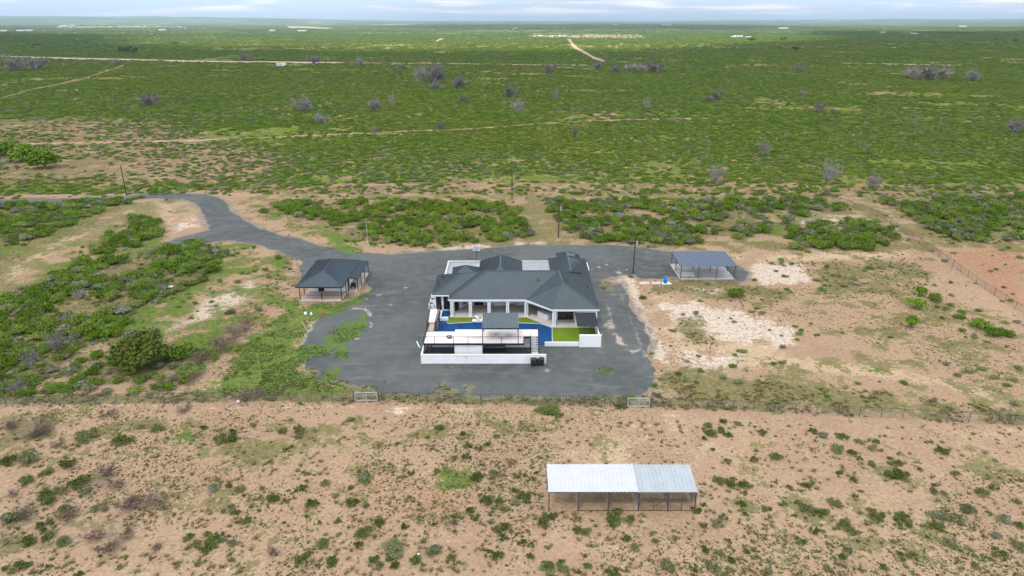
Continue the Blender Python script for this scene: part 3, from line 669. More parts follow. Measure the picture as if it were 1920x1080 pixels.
def build_drive():
    poly = ragged([P(*q) for q in DRIVE_PX], .7, 0.8, 5)
    # grid the inside so that dirt drifts can be carried by the vertices
    bm = bmesh.new()
    vs = [bm.verts.new((p[0], p[1], 0.02)) for p in poly]
    f = bm.faces.new(vs); bmesh.ops.triangulate(bm, faces=[f])
    xs = [p[0] for p in poly]; ys = [p[1] for p in poly]
    for x in np.arange(-60, 40, 1.5):
        bmesh.ops.bisect_plane(bm, geom=bm.verts[:] + bm.edges[:] + bm.faces[:], plane_co=(x, 0, 0), plane_no=(1, 0, 0))
    for y in np.arange(76, 190, 1.5):
        bmesh.ops.bisect_plane(bm, geom=bm.verts[:] + bm.edges[:] + bm.faces[:], plane_co=(0, y, 0), plane_no=(0, 1, 0))
    for ff in bm.faces:
        ff.normal_update()
        if ff.normal.z < 0: ff.normal_flip()
    me = bpy.data.meshes.new('driveway'); bm.to_mesh(me); bm.free(); me.materials.append(M['asphalt'])
    co = np.zeros(len(me.vertices) * 3); me.vertices.foreach_get('co', co); co = co.reshape(-1, 3)
    ppx, ppy = proj(co[:, 0], co[:, 1], 0.0)
    d = np.zeros(len(co))
    for line, w, s in [
        ([(1128,560),(1140,590),(1150,625),(1165,645),(1185,660),(1215,668)], 3.5, .8), ([(1135,605),(1128,640),(1132,655)], 4, .55),
        ([(1020,690),(1035,705),(1040,735)], 3.5, .6), ([(690,560),(715,552),(745,545),(775,535)], 2.0, .7), ([(640,575),(690,580),(697,610),(680,630),(640,655),(620,668)], 2.2, .7),
        ([(1110,505),(1140,495)], 1.6, .8), ([(1152,512),(1168,509),(1182,502)], 2, .7), ([(1130,690),(1160,710)], 4, .35), ([(1060,690),(1110,700)], 4, .3), ([(600,712),(640,690),(610,685)], 2.5, .4),
        ([(345,395),(372,400),(385,425)], 7, .6), ([(320,452),(380,440)], 4, .4), ([(760,690),(800,700),(830,694)], 2.5, .35), ([(730,572),(750,574)], 1.5, .6), ([(1160,540),(1190,620),(1215,680)], 2.6, .5)]:
        d = np.maximum(d, s * line_mask(ppx, ppy, line, w))
    d = np.maximum(d, .5 * sstep(728, 748, ppy) * (ppx > 640))
    d = np.maximum(d, .80 * (1 - poly_mask(ppx, ppy, DRIVE_PX, (11, 5)))) * (ppx > -100)
    a = me.attributes.new('dirt', 'FLOAT_COLOR', 'POINT')
    arr = np.zeros((len(co), 4), np.float32); arr[:, 0] = d
    for p, s_ in GZ: arr[:, 1] = np.maximum(arr[:, 1], s_ * poly_mask(ppx, ppy, p, (8, 4)))
    for p, s_ in OZ: arr[:, 2] = np.maximum(arr[:, 2], s_ * .9 * poly_mask(ppx, ppy, p, (8, 4)))
    a.data.foreach_set('color', arr.ravel())
    o = bpy.data.objects.new('driveway', me); COL.objects.link(o); o['kind'] = 'structure'
build_drive()
# ------------------------------------------------------------------ roofs with standing seams
def clip_line(poly, p, d):
    """parameter range of the line p + t d inside a convex plan polygon"""
    t0, t1 = -1e9, 1e9
    n = len(poly)
    area = sum(poly[i][0] * poly[(i + 1) % n][1] - poly[(i + 1) % n][0] * poly[i][1] for i in range(n))
    sg = 1 if area > 0 else -1
    for i in range(n):
        a, b_ = poly[i], poly[(i + 1) % n]
        ex, ey = (b_[0] - a[0]), (b_[1] - a[1])
        nx, ny = -ey * sg, ex * sg                     # inward
        den = nx * d[0] + ny * d[1]; num = nx * (p[0] - a[0]) + ny * (p[1] - a[1])
        if abs(den) < 1e-9:
            if num < 0: return None
            continue
        t = -num / den
        if den > 0: t0 = max(t0, t)
        else: t1 = min(t1, t)
    return (t0, t1) if t1 - t0 > 0.05 else None
def roof_face(mb, pts, seam=0.42, thick=0.10, rib=0.055, rh=0.06):
    pts = [Vector(p) for p in pts]
    nrm = (pts[1] - pts[0]).cross(pts[2] - pts[0]).normalized()
    if nrm.z < 0: nrm = -nrm; pts = pts[::-1]
    mb.face(pts); mb.face([p - Vector((0, 0, thick)) for p in pts][::-1])
    n = len(pts)
    for i in range(n):
        a, b_ = pts[i], pts[(i + 1) % n]; dz = Vector((0, 0, thick))
        mb.face([a - dz, b_ - dz, b_, a])
    if not seam: return
    g = Vector((-nrm.x, -nrm.y, 0))
    g = g.normalized() if g.length > 0.01 else Vector((0, 1, 0))           # uphill in plan
    s = Vector((-g.y, g.x, 0))
    plan = [(p.x, p.y) for p in pts]
    u = [p.x * s.x + p.y * s.y for p in pts]
    zat = lambda x, y: pts[0].z - (nrm.x * (x - pts[0].x) + nrm.y * (y - pts[0].y)) / nrm.z
    k = math.ceil(min(u) / seam)
    while k * seam < max(u):
        q = (s.x * k * seam, s.y * k * seam)
        r = clip_line(plan, q, (g.x, g.y))
        if r:
            a = Vector((q[0] + g.x * r[0], q[1] + g.y * r[0], 0)); b_ = Vector((q[0] + g.x * r[1], q[1] + g.y * r[1], 0))
            a.z, b_.z = zat(a.x, a.y) + rh / 2, zat(b_.x, b_.y) + rh / 2
            mb.bar(a, b_, rib, rh, 1)
        k += 1
def ridge_caps(mb, lines, w=0.2):
    for a, b_ in lines: mb.bar(Vector(a) + Vector((0, 0, .04)), Vector(b_) + Vector((0, 0, .04)), w, .06)

def window(parent, c, w, h, rz=0, name='window', bars=1):
    """dark glazing in a black frame standing 6 cm proud of the wall; c = centre on the wall face, rz turns the outward -y normal"""
    g = MB(); g.obox(c, (w, .06, h), rz); o = g.build(name, M['glass'], parent)
    f = MB(); ca, sa = math.cos(rz), math.sin(rz)
    def off(dx, dz): return (c[0] + dx * ca + .012 * sa, c[1] + dx * sa - .012 * ca, c[2] + dz)
    t = .07
    f.obox(off(-w / 2, 0), (t, .09, h + t), rz); f.obox(off(w / 2, 0), (t, .09, h + t), rz)
    f.obox(off(0, h / 2), (w - t, .09, t), rz); f.obox(off(0, -h / 2), (w - t, .09, t), rz)
    for i in range(1, bars + 1): f.obox(off(-w / 2 + w * i / (bars + 1), 0), (.05, .085, h - t), rz)
    f.build('frame', M['black'], o)
    return o

# ------------------------------------------------------------------ the house
def build_house():
    H = empty('house', (0, 108, 0), 'long single-storey white house under a charcoal standing-seam hip roof with a deep columned porch', 'house')
    EV = 3.2
    w = MB()
    w.prism([(-10.2, 105.2), (-7.5, 109.2), (-6.5, 108.5), (-4.9, 108.5), (-4.15, 109.2), (-3.05, 108.4), (-1.3, 108.4), (-.6, 109.2), (.4, 109.2), (1.0, 108.5), (2.7, 108.5), (3.6, 109.3),
             (7.0, 109.3), (7.0, 102.5), (10.2, 102.5), (10.2, 99.85), (13.6, 99.85), (13.6, 115.6), (-10.2, 115.6)], 0, 3.08)
    w.build('wall', M['white'], H)
    w = MB(); w.prism([(-13.05, 106.2), (-10.23, 106.2), (-10.23, 114.8), (-13.05, 114.8)], 0, 3.08); w.build('wall', M['white'], H)
    w = MB(); w.prism([(-5.4, 115.63), (1.4, 115.63), (1.4, 121.2), (-5.4, 121.2)], 0, 3.5); w.build('wall', M['white'], H)
    w = MB(); w.prism([(7.2, 115.63), (13.63, 115.63), (13.63, 123.6), (12.7, 123.6), (12.7, 126.0), (8.7, 126.0), (8.7, 123.6), (7.2, 123.6)], 0, 3.08); w.build('wall', M['white'], H)
    # porch floor
    f = MB(); f.prism([(-10.35, 103.6), (2.45, 103.6), (6.45, 99.55), (13.75, 99.55), (13.75, 99.82), (10.17, 99.82), (10.17, 102.47), (6.97, 102.47), (6.97, 109.27), (3.61, 109.27), (2.71, 108.47), (.99, 108.47), (.41, 109.17), (-.61, 109.17), (-1.29, 108.37), (-3.06, 108.37), (-4.14, 109.17), (-4.89, 108.47), (-6.51, 108.47), (-7.49, 109.15), (-10.17, 105.17), (-10.35, 105.17)], 0.0, 0.15)
    f.build('porch_floor', M['porch'], H)
    # columns with a recessed dark panel line
    for x, y, rz in ((-9.95, 103.95, 0), (-6.87, 103.95, 0), (-3.8, 103.95, 0), (-.72, 103.95, 0), (2.36, 103.95, .38), (6.72, 99.95, .38), (13.45, 99.62, 0)):
        if x > 13: continue
        c = MB(); c.obox((x, y, 1.46), (.50, .50, 2.6), rz); c.obox((x, y, .24), (.58, .58, .18), rz); c.obox((x, y, 2.69), (.58, .58, .14), rz)
        col = c.build('column', M['white'], H)
        g = MB(); g.obox((x + .255 * math.sin(rz), y - .255 * math.cos(rz), 1.5), (.10, .03, 1.9), rz); g.build('groove', M['grey'], col)
    # beam and fascia
    b = MB()
    path = [(-10.25, 103.98), (2.3, 103.98), (6.5, 99.9), (10.17, 99.9)]
    for i in range(3):
        p, q = path[i], path[i + 1]; b.bar((p[0], p[1], 2.93), (q[0], q[1], 2.93), .42, .30)
    b.bar((-10.05, 103.95, 2.93), (-10.05, 105.1, 2.93), .3, .3)
    b.build('porch_beam', M['trim'], H)
    A, B, C_, D = (-10.5, 103.7, EV), (2.25, 103.7, EV), (6.3, 99.55, EV), (13.95, 99.55, EV)
    fa = MB()
    def band(p, q, z0=EV - .20, z1=EV - .005, t=.05):
        p, q = Vector((p[0], p[1], 0)), Vector((q[0], q[1], 0)); d = (q - p).normalized(); n = Vector((d.y, -d.x, 0)) * t
        fa.hexa([(p.x + n.x, p.y + n.y, z0), (q.x + n.x, q.y + n.y, z0), (q.x, q.y, z0), (p.x, p.y, z0), (p.x + n.x, p.y + n.y, z1), (q.x + n.x, q.y + n.y, z1), (q.x, q.y, z1), (p.x, p.y, z1)])
    band((-10.5, 103.7), (2.25, 103.7)); band((2.25, 103.7), (6.3, 99.55)); band((6.3, 99.55), (13.95, 99.55)); band((-13.4, 105.65), (-10.5, 105.65)); band((-10.5, 105.65), (-10.5, 103.7))
    fa.build('fascia', M['trim'], H)
    so = MB()
    so.prism([(-10.46, 103.74), (2.27, 103.74), (6.32, 99.59), (13.91, 99.59), (13.91, 115.95), (-10.46, 115.95)], 3.083, 3.098); so.prism([(-13.36, 105.69), (-10.5, 105.69), (-10.5, 115.05), (-13.36, 115.05)], 3.083, 3.098)
    so.build('soffit', M['trim'], H)
    # main roof
    r = MB()
    RL, V, AP = (-4.4, 109.85, 6.0), (8.0, 109.85, 6.0), (8.36, 105.05, 5.82)
    roof_face(r, [A, B, V, RL]); roof_face(r, [B, AP, V], .42); roof_face(r, [B, C_, AP]); roof_face(r, [C_, D, AP])
    DB, AB = (13.95, 116.0, EV), (-10.5, 116.0, EV)
    roof_face(r, [D, DB, V, AP]); roof_face(r, [DB, AB, RL, V]); roof_face(r, [AB, A, RL])
    mr = r.build('roof', [M['roof'], M['seam']], H)
    c = MB(); ridge_caps(c, [(A, RL), (RL, V), (V, AP), (AP, C_), (AP, D), (V, DB), (B, AP)]); c.build('ridge_cap', M['ridge'], mr)
    # left wing roof
    r = MB(); l0, l1, la, lb = (-13.4, 105.65, EV), (-10.45, 105.65, EV), (-8.6, 110.4, 5.42), (-5.6, 110.4, 5.42)
    lz = (-13.4, 115.15, EV)
    roof_face(r, [l0, l1, (-5.8, 110.35, 5.42), la]); roof_face(r, [l0, la, lz]); roof_face(r, [lz, la, lb, (-6.5, 115.15, EV)])
    lr = r.build('roof', [M['roof'], M['seam']], H); c = MB(); ridge_caps(c, [(l0, la), (la, lb), (la, lz)]); c.build('ridge_cap', M['ridge'], lr)
    # roof vents
    for x, y, z in ((-12.6, 109.5, 3.65), (-11.9, 111.4, 3.95), (-12.3, 112.8, 3.75), (11.9, 113.1, 4.1), (12.7, 107.2, 3.8), (4.4, 107.6, 4.95)):
        v = MB(); v.tube((x, y, z - .1), (x, y, z + .42), .06, n=8); v.tube((x, y, z + .42), (x, y, z + .52), .11, .05, n=8); v.build('vent_pipe', M['black'], mr)
    # entrance wing behind, ridge just above the main ridge
    r = MB(); gz = 6.55; gf, gb = (-2.05, 110.75, gz), (-2.05, 116.6, gz)
    e0, e1, e2, e3 = (-6.0, 115.1, 3.6), (1.9, 115.1, 3.6), (1.9, 121.6, 3.6), (-6.0, 121.6, 3.6)
    roof_face(r, [(-2.79, 109.88, 6.0), gf, gb, e3, e0], 0.42); roof_face(r, [gf, (-1.31, 109.88, 6.0), e1, e2, gb], .42); roof_face(r, [e3, gb, e2])
    roof_face(r, [(-2.79, 109.87, 6.01), (-1.31, 109.87, 6.01), gf], .42)
    er = r.build('roof', [M['roof'], M['seam']], H); c = MB(); ridge_caps(c, [(gf, gb), (gb, e2), (gb, e3)]); c.build('ridge_cap', M['ridge'], er)
    # small hip behind the left wing
    r = MB(); s0, s1, s2, s3, sa = (-10.6, 112.6, 3.9), (-6.0, 112.6, 3.9), (-5.8, 118.4, 3.5), (-10.9, 118.4, 3.5), (-8.3, 115.6, 4.95)
    for q in ((s0, s1, sa), (s1, s2, sa), (s2, s3, sa), (s3, s0, sa)): roof_face(r, list(q))
    sr = r.build('roof', [M['roof'], M['seam']], H); c = MB(); ridge_caps(c, [(sa, s2), (sa, s3)]); c.build('ridge_cap', M['ridge'], sr)
    w = MB(); w.prism([(-10.4, 114.83), (-6.2, 115.63), (-6.2, 118.0), (-10.4, 118.0)], 0, 3.4); w.build('wall', M['white'], H)
    # garage wing at the back right
    r = MB(); t0, t1 = (10.25, 111.6, 5.25), (10.35, 119.6, 5.25)
    a0, a1, a2, a3 = (6.9, 112.6, 3.5), (6.9, 123.9, EV), (14.05, 123.9, EV), (14.05, 115.9, EV)
    n1 = (10.4, 124.2, 4.7); h0, h1 = (8.5, 126.4, EV + .1), (13.0, 126.4, EV + .1); m0, m1 = (8.5, 122.6, 3.75), (13.0, 122.6, 3.75)
    roof_face(r, [a0, t0, t1, a1]); roof_face(r, [t0, a3, a2, t1]); roof_face(r, [a1, t1, a2])
    roof_face(r, [m0, (10.4, 121.0, 4.75), n1, h0]); roof_face(r, [(10.4, 121.0, 4.75), m1, h1, n1]); roof_face(r, [h0, n1, h1])
    gr = r.build('roof', [M['roof'], M['seam']], H); c = MB(); ridge_caps(c, [(t0, t1), (t1, n1), (t1, a1), (t1, a2), (n1, h0), (n1, h1)]); c.build('ridge_cap', M['ridge'], gr)
    b = MB(); b.box(14.12, 14.24, 118.2, 122.2, 2.9, 3.2); b.build('gutter', M['trim'], H)
    # openings
    window(H, (-12.35, 106.18, 1.55), .8, 2.3, bars=0, name='door'); window(H, (-10.95, 106.18, 1.6), 1.1, 2.2, bars=1)
    an = math.atan2(4.0, 2.7)
    window(H, (-9.35, 106.42, 1.25), 1.0, 2.2, an, 'door', 0); window(H, (-8.1, 108.28, 1.5), .9, 1.8, an, bars=0)
    window(H, (-5.7, 108.47, 1.3), 1.5, 2.15, 0, 'door', 1)
    window(H, (-2.2, 108.37, 1.75), 1.5, 1.4); window(H, (1.85, 108.47, 1.75), 1.4, 1.4)
    window(H, (-4.53, 108.85, 1.7), .7, 1.7, math.atan2(.7, .75), bars=0); window(H, (-3.6, 108.82, 1.7), .8, 1.7, -math.atan2(.8, 1.1), bars=0)
    window(H, (-.95, 108.8, 1.7), .7, 1.7, math.atan2(.8, .7), bars=0); window(H, (.7, 108.85, 1.7), .7, 1.7, -math.atan2(.7, .6), bars=0)
    window(H, (5.2, 109.27, 1.3), 2.4, 2.2, 0, 'door', 2)
    window(H, (8.75, 102.47, 1.35), 2.5, 2.3, 0, 'door', 2)
    window(H, (12.0, 99.82, 1.4), 1.6, 2.1, 0, 'door', 1)
    for y in (104, 108.5, 112.5): window(H, (13.62, y, 1.8), 1.4, 1.3, math.pi / 2)
    # awning
    aw = empty('awning', (11.6, 97.5, 0), 'black sheet awning on slim posts over the turf corner', 'awning')
    r = MB(); roof_face(r, [(9.98, 95.2, 2.32), (13.24, 95.2, 2.32), (13.24, 99.45, 2.74), (10.0, 99.45, 2.74)], .0, .06)
    for k in range(13): r.bar((9.98, 95.35 + k * .33, 2.35 + k * .0325), (13.24, 95.35 + k * .33, 2.35 + k * .0325), .05, .03)
    r.build('awning_sheet', M['awning'], aw)
    for x, y in ((12.24, 95.5), (13.12, 95.5)):
        p = MB(); p.box(x - .04, x + .04, y - .04, y + .04, .01, 2.26); p.build('post', M['black'], aw)
    # outdoor kitchen counter on the porch
    k = empty('kitchen_counter', (5.3, 103.4, .15), 'white outdoor kitchen counter on the angled part of the porch', 'counter')
    q = MB(); q.obox((5.3, 103.4, .60), (2.3, .75, .88), -.78); q.build('counter_base', M['white'], k)
    q = MB(); q.obox((5.3, 103.4, 1.08), (2.45, .9, .06), -.78); q.build('counter_top', M['slab'], k)
    return H
build_house()

def thing(name, loc, label, cat, group=None): return empty(name, loc, label, cat, group)

# ------------------------------------------------------------------ rear paving with its low white kerb wall
def build_yard():
    flat_sheet('courtyard_paving', [(-12.6, 118.1), (13.0, 126.5), (8.3, 131.3), (-12.8, 131.0)], .055, M['courtyard'])
    o = thing('low_wall', (-2, 131.3, 0), 'long low white wall along the back edge of the paved entry court', 'wall')
    w = MB(); w.box(-12.95, 8.3, 131.15, 131.45, 0, .26); w.box(-13.0, 8.35, 131.1, 131.5, .263, .32); w.build('wall_body', M['slab'], o)
    o = thing('low_wall', (-12.9, 127, 0), 'short low white wall closing the west side of the paved entry court', 'wall')
    w = MB(); w.box(-13.0, -12.75, 123.6, 131.05, 0, .26); w.box(-13.04, -12.71, 123.6, 131.07, .263, .32); w.build('wall_body', M['slab'], o)
    # pool court ground
    flat_sheet('lawn', [(-10.6, 101.2), (-10.2, 101.0), (-9.0, 101.3), (-7.5, 101.45), (-6.5, 101.55), (-5.2, 101.9), (-4.3, 101.45), (-3.0, 101.25), (1, 101.3), (4.6, 101.05), (2.4, 103.58), (-10.36, 103.58)], .045, M['turf'])
    flat_sheet('lawn', [(6.12, 93.35), (13.1, 93.35), (13.5, 99.5), (6.42, 99.5)], .045, M['turf'])
    flat_sheet('pool', [(-11.7, 102.2), (-12.0, 98.0), (-12.2, 93.5), (6.1, 93.35), (6.4, 99.52), (4.6, 101.05), (1, 101.3), (-3.0, 101.25), (-4.3, 101.45), (-5.2, 101.9), (-6.5, 101.55), (-7.5, 101.45), (-9.0, 101.3), (-10.2, 101.0), (-10.6, 101.4)], .050, M['blue'])
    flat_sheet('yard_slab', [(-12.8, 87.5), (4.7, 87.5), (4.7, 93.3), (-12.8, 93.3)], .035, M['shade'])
    # pool edge coping
    o = thing('pool_coping', (0, 101, .05), 'thin pale coping strip between the blue pool and the upper turf', 'coping')
    w = MB(); pts = [(-10.6, 101.4), (-10.2, 101.0), (-9.0, 101.3), (-7.5, 101.45), (-6.5, 101.55), (-5.2, 101.9), (-4.3, 101.45), (-3.0, 101.25), (1, 101.3), (4.6, 101.05), (6.42, 99.5), (6.12, 93.4)]
    for i in range(len(pts) - 1): w.bar((*pts[i], .09), (*pts[i + 1], .09), .09, .09)
    w.build('coping_strip', M['slab'], o)
    # pool fence stubs, thin dark posts with a top wire
    o = thing('pool_fence', (0, 100, .05), 'slim dark post-and-cable pool fence across the blue pool', 'fence')
    w = MB()
    for z in (.55, 1.05): w.bar((-8.2, 98.4, z), (4.2, 98.4, z), .025)
    w.build('cable', M['black'], o)
    for x in (-8.2, -5.6, 4.2):
        p = MB(); p.box(x - .035, x + .035, 98.365, 98.435, .05, 1.1); p.build('post', M['black'], o)
    # perimeter walls
    def wall(x0, x1, y0, y1, h, label):
        o = thing('garden_wall', ((x0 + x1) / 2, (y0 + y1) / 2, 0), label, 'wall')
        w = MB(); w.box(x0, x1, y0, y1, 0, h); w.build('wall_body', M['white'], o)
        w = MB(); w.box(x0 - .02, x1 + .02, y0 - .02, y1 + .02, h + .003, h + .06); w.build('coping', M['trim'], o)
        return o
    fw = wall(-13.05, 4.9, 87.3, 87.5, 1.40, 'long smooth white front wall below the raised deck')
    for x0, x1, y, z in ((-8.6, -3.9, 87.285, 1.22), ):
        g = MB(); g.box(x0, x1, y, 87.298, z, z + .035); g.box(-6.5, -6.47, y, 87.298, .1, 1.2); g.build('wall_conduit', M['grey'], fw)
    g = MB(); g.tube((-6.6, 87.30, 1.12), (-6.6, 87.22, 1.12), .14, n=12); g.build('wall_lamp', M['grey'], fw)
    wall(-13.05, -12.85, 87.53, 93.5, 1.4, 'white west return wall beside the open deck bay')
    wall(4.95, 10.1, 92.9, 93.1, .62, 'low white wall in front of the blue pool and turf')
    wall(10.13, 13.4, 92.6, 92.85, 1.95, 'tall white corner wall in front of the black awning')
    wall(13.2, 13.4, 92.88, 99.5, 1.2, 'white side wall of the turf corner running back to the house')
    # spa
    o = thing('spa_tub', (-11.1, 103.9, 0), 'square raised blue spa with a white front ledge beside the porch', 'spa')
    w = MB(); w.box(-11.9, -10.45, 102.35, 102.75, 0, .55); w.box(-11.9, -11.7, 102.78, 105.5, 0, .5); w.build('surround', M['white'], o)
    w = MB(); w.box(-11.67, -10.5, 102.78, 105.6, 0, .40); w.build('water', M['blue'], o)
    w = MB()
    for x, y in ((-10.5, 102.9), (-10.5, 105.5), (-11.8, 105.6)): w.box(x - .03, x + .03, y - .03, y + .03, .4, 1.3)
    w.bar((-10.5, 102.9, 1.28), (-10.5, 105.5, 1.28), .05); w.bar((-10.5, 105.5, 1.28), (-11.8, 105.6, 1.28), .05); w.build('railing', M['black'], o)
    # white slide and loungers by the pool
    o = thing('pool_lounger', (-5.4, 101.7, .05), 'white moulded pool lounger with raised back at the pool edge', 'lounger')
    w = MB(); w.obox((-5.3, 101.75, .32), (2.3, .85, .16), -.06); w.obox((-5.3, 101.75, .16), (1.9, .6, .2), -.06); w.build('seat', M['trim'], o)
    w = MB(); w.hexa([(-5.35, 101.4, .42), (-5.2, 101.4, .42), (-5.2, 102.1, .42), (-5.35, 102.1, .42), (-5.95, 101.4, 1.1), (-5.8, 101.4, 1.1), (-5.8, 102.1, 1.1), (-5.95, 102.1, 1.1)]); w.build('backrest', M['trim'], o)
    o = thing('pool_lounger', (-4.2, 101.5, .05), 'second white pool lounger, half under the small canopy roof', 'lounger')
    w = MB(); w.obox((-3.9, 101.35, .32), (1.7, .8, .16), .05); w.obox((-3.9, 101.35, .16), (1.4, .6, .2), .05); w.build('seat', M['trim'], o)
    w = MB(); w.hexa([(-4.5, 101.0, .42), (-4.35, 101.0, .42), (-4.35, 101.7, .42), (-4.5, 101.7, .42), (-4.95, 101.0, .9), (-4.8, 101.0, .9), (-4.8, 101.7, .9), (-4.95, 101.7, .9)]); w.build('backrest', M['trim'], o)
    o = thing('boulder', (-11.3, 95.3, .05), 'low white rounded stone ledge at the pool corner below the ramp', 'stone')
    w = MB(); w.lathe([(.85, 0), (.95, .25), (.75, .55), (.3, .7)], (-11.2, 96.2, .05), 9); w.lathe([(.6, 0), (.65, .2), (.5, .42), (.2, .5)], (-10.6, 95.5, .05), 9); w.build('stone_body', M['white'], o, smooth=True)
build_yard()

# ------------------------------------------------------------------ raised deck with canopy and stairs
def build_deck():
    D = thing('raised_deck', (-4.5, 90.5, 0), 'raised cream-topped party deck on dark steel posts with a front railing', 'deck')
    # top as a grid so that soot stains can be carried by its vertices
    bm = bmesh.new()
    def sheet(x0, x1, y0, y1, z):
        nx, ny = max(2, int((x1 - x0) / .25)), max(2, int((y1 - y0) / .25))
        vs = [[bm.verts.new((x0 + (x1 - x0) * i / nx, y0 + (y1 - y0) * j / ny, z)) for i in range(nx + 1)] for j in range(ny + 1)]
        for j in range(ny):
            for i in range(nx): bm.faces.new((vs[j][i], vs[j][i + 1], vs[j + 1][i + 1], vs[j + 1][i]))
    sheet(-12.65, -8.5, 88.45, 92.35, 2.72); sheet(-8.497, 1.7, 88.45, 93.1, 2.72); sheet(1.703, 3.85, 90.7, 93.1, 2.72)
    bmesh.ops.translate(bm, verts=bm.verts, vec=-Vector(D.location))
    me = bpy.data.meshes.new('deck_top'); bm.to_mesh(me); bm.free()
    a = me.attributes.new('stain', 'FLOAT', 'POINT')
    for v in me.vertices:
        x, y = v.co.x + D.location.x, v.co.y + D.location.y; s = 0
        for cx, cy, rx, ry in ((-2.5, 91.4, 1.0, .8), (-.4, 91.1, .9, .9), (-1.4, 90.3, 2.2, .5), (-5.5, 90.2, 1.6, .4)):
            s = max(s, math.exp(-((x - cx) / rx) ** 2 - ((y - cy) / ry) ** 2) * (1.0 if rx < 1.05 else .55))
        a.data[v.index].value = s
    me.materials.append(M['deck']); o = bpy.data.objects.new('deck_top', me); COL.objects.link(o); o.parent = D
    w = MB(); w.box(-12.65, 1.7, 88.36, 88.44, 2.44, 2.70); w.box(-12.65, -8.52, 92.36, 92.44, 2.44, 2.70); w.box(-8.5, 3.85, 93.11, 93.19, 2.44, 2.70)
    w.box(-12.74, -12.66, 88.36, 92.44, 2.44, 2.70); w.box(1.705, 1.77, 88.36, 90.6, 2.44, 2.70); w.box(3.86, 3.94, 90.6, 93.19, 2.44, 2.70); w.box(1.78, 2.7, 90.61, 90.69, 2.44, 2.70)
    for y in (89.5, 90.6, 91.7): w.box(-12.6, 1.68, y, y + .08, 2.46, 2.66)
    w.build('deck_frame', M['black'], D)
    for x, y in ((-12.65, 88.4), (-12.1, 92.3), (-8.42, 88.38), (-4.2, 88.38), (-1.0, 89.6), (-8.5, 93.0), (3.75, 93.0), (2.72, 90.65), (-12.0, 90.2)):
        p = MB(); p.box(x - .06, x + .06, y - .06, y + .06, .04, 2.43); p.build('post', M['black'], D)
    # railing
    r = MB()
    r.bar((-12.65, 88.4, 3.75), (1.55, 88.4, 3.75), .06); r.bar((-12.68, 88.4, 3.75), (-12.68, 92.3, 3.75), .06); r.bar((-12.68, 88.4, 3.2), (-12.68, 92.3, 3.2), .03)
    r.bar((3.88, 90.7, 3.75), (3.88, 93.0, 3.75), .06)
    r.build('rail', M['rust'], D)
    for x, y in [(-12.65, 88.4), (-11.1, 88.4), (-8.42, 88.4), (-6.3, 88.4), (-1.55, 88.4), (1.6, 88.4), (-12.68, 90.3), (-12.68, 92.3), (3.88, 93.0), (3.88, 90.72)]:
        p = MB(); p.box(x - .035, x + .035, y - .035, y + .035, 2.73, 3.72); p.build('rail_post', M['black'], D)
    # small slatted gate at the stair head
    g = MB()
    for x in (1.75, 2.72): g.box(x - .04, x + .04, 88.75, 88.83, 2.2, 3.75)
    for z in (2.55, 2.9, 3.2, 3.45, 3.68): g.bar((1.79, 88.79, z), (2.68, 88.79, z), .04)
    g.build('stair_gate', M['black'], D)
    # back wall under the deck and storage room
    b = MB(); b.box(-12.5, 3.6, 92.5, 92.62, .04, 2.3); b.build('back_wall', M['white'], D)
    s = thing('storage_room', (-6.3, 90.3, 0), 'white windowless storage box with a conduit line tucked under the deck', 'shed')
    b = MB(); b.box(-8.33, -4.28, 88.52, 92.3, .04, 2.40); b.build('wall', M['white'], s)
    b = MB(); b.box(-7.9, -5.0, 88.485, 88.515, 2.10, 2.13); b.box(-6.3, -6.27, 88.485, 88.515, .8, 2.08); b.tube((-6.28, 88.51, 2.18), (-6.28, 88.42, 2.18), .06); b.build('conduit', M['grey'], s)
    # canopy
    K = thing('deck_canopy', (-1.6, 90.5, 2.73), 'small grey standing-seam canopy on four dark posts above the deck', 'canopy')
    r = MB(); roof_face(r, [(-4.3, 88.35, 5.16), (.95, 88.35, 5.16), (.95, 92.6, 5.66), (-4.3, 92.6, 5.66)], .32, .05); r.build('roof', [mat('grey_canopy_roof', (0.10, 0.122, 0.132), .5, .08, .4), M['seam']], K)
    r = MB(); r.box(-4.3, .95, 88.28, 88.345, 5.0, 5.15); r.box(-4.3, .95, 92.3, 92.4, 5.4, 5.56); r.bar((-4.25, 88.4, 5.05), (-4.25, 92.5, 5.53), .08); r.bar((.9, 88.4, 5.05), (.9, 92.5, 5.53), .08); r.bar((-1.6, 88.4, 5.05), (-1.6, 92.5, 5.53), .08); r.build('roof_frame', M['black'], K)
    for x, y, z in ((-4.2, 88.42, 4.99), (.88, 88.42, 4.99), (-4.2, 92.35, 5.4), (.88, 92.35, 5.4)):
        p = MB(); p.box(x - .055, x + .055, y - .055, y + .055, 2.73, z); p.build('post', M['black'], K)
    # stairs: flight towards the camera, landing, flight back under the deck
    S = thing('staircase', (3.2, 90, 0), 'dark steel switchback stair with pale treads at the east end of the deck', 'stairs')
    for i in range(8):
        t = MB(); y = 90.62 - i * .235; z = 2.55 - i * .175; t.box(2.8, 3.78, y - .22, y, z - .045, z); t.build('tread', M['slab'], S)
    L = MB(); L.box(2.78, 3.8, 87.95, 88.72, 1.15, 1.2); L.build('landing', M['slabw'], S)
    st = MB()
    for x in (2.76, 3.82): st.bar((x, 90.68, 2.52), (x, 88.7, 1.1), .05, .22)
    st.bar((2.7, 88.66, 1.05), (.75, 88.66, .1), .05, .2); st.bar((2.7, 88.0, 1.05), (.75, 88.0, .1), .05, .2); st.box(2.76, 3.82, 87.9, 87.96, 1.02, 1.22)
    st.build('stringer', M['black'], S)
    for i in range(6):
        t = MB(); x = 2.72 - i * .32; z = 1.02 - i * .16; t.box(x - .3, x, 88.03, 88.63, z - .04, z); t.build('tread', M['wood'], S)
    rl = MB()
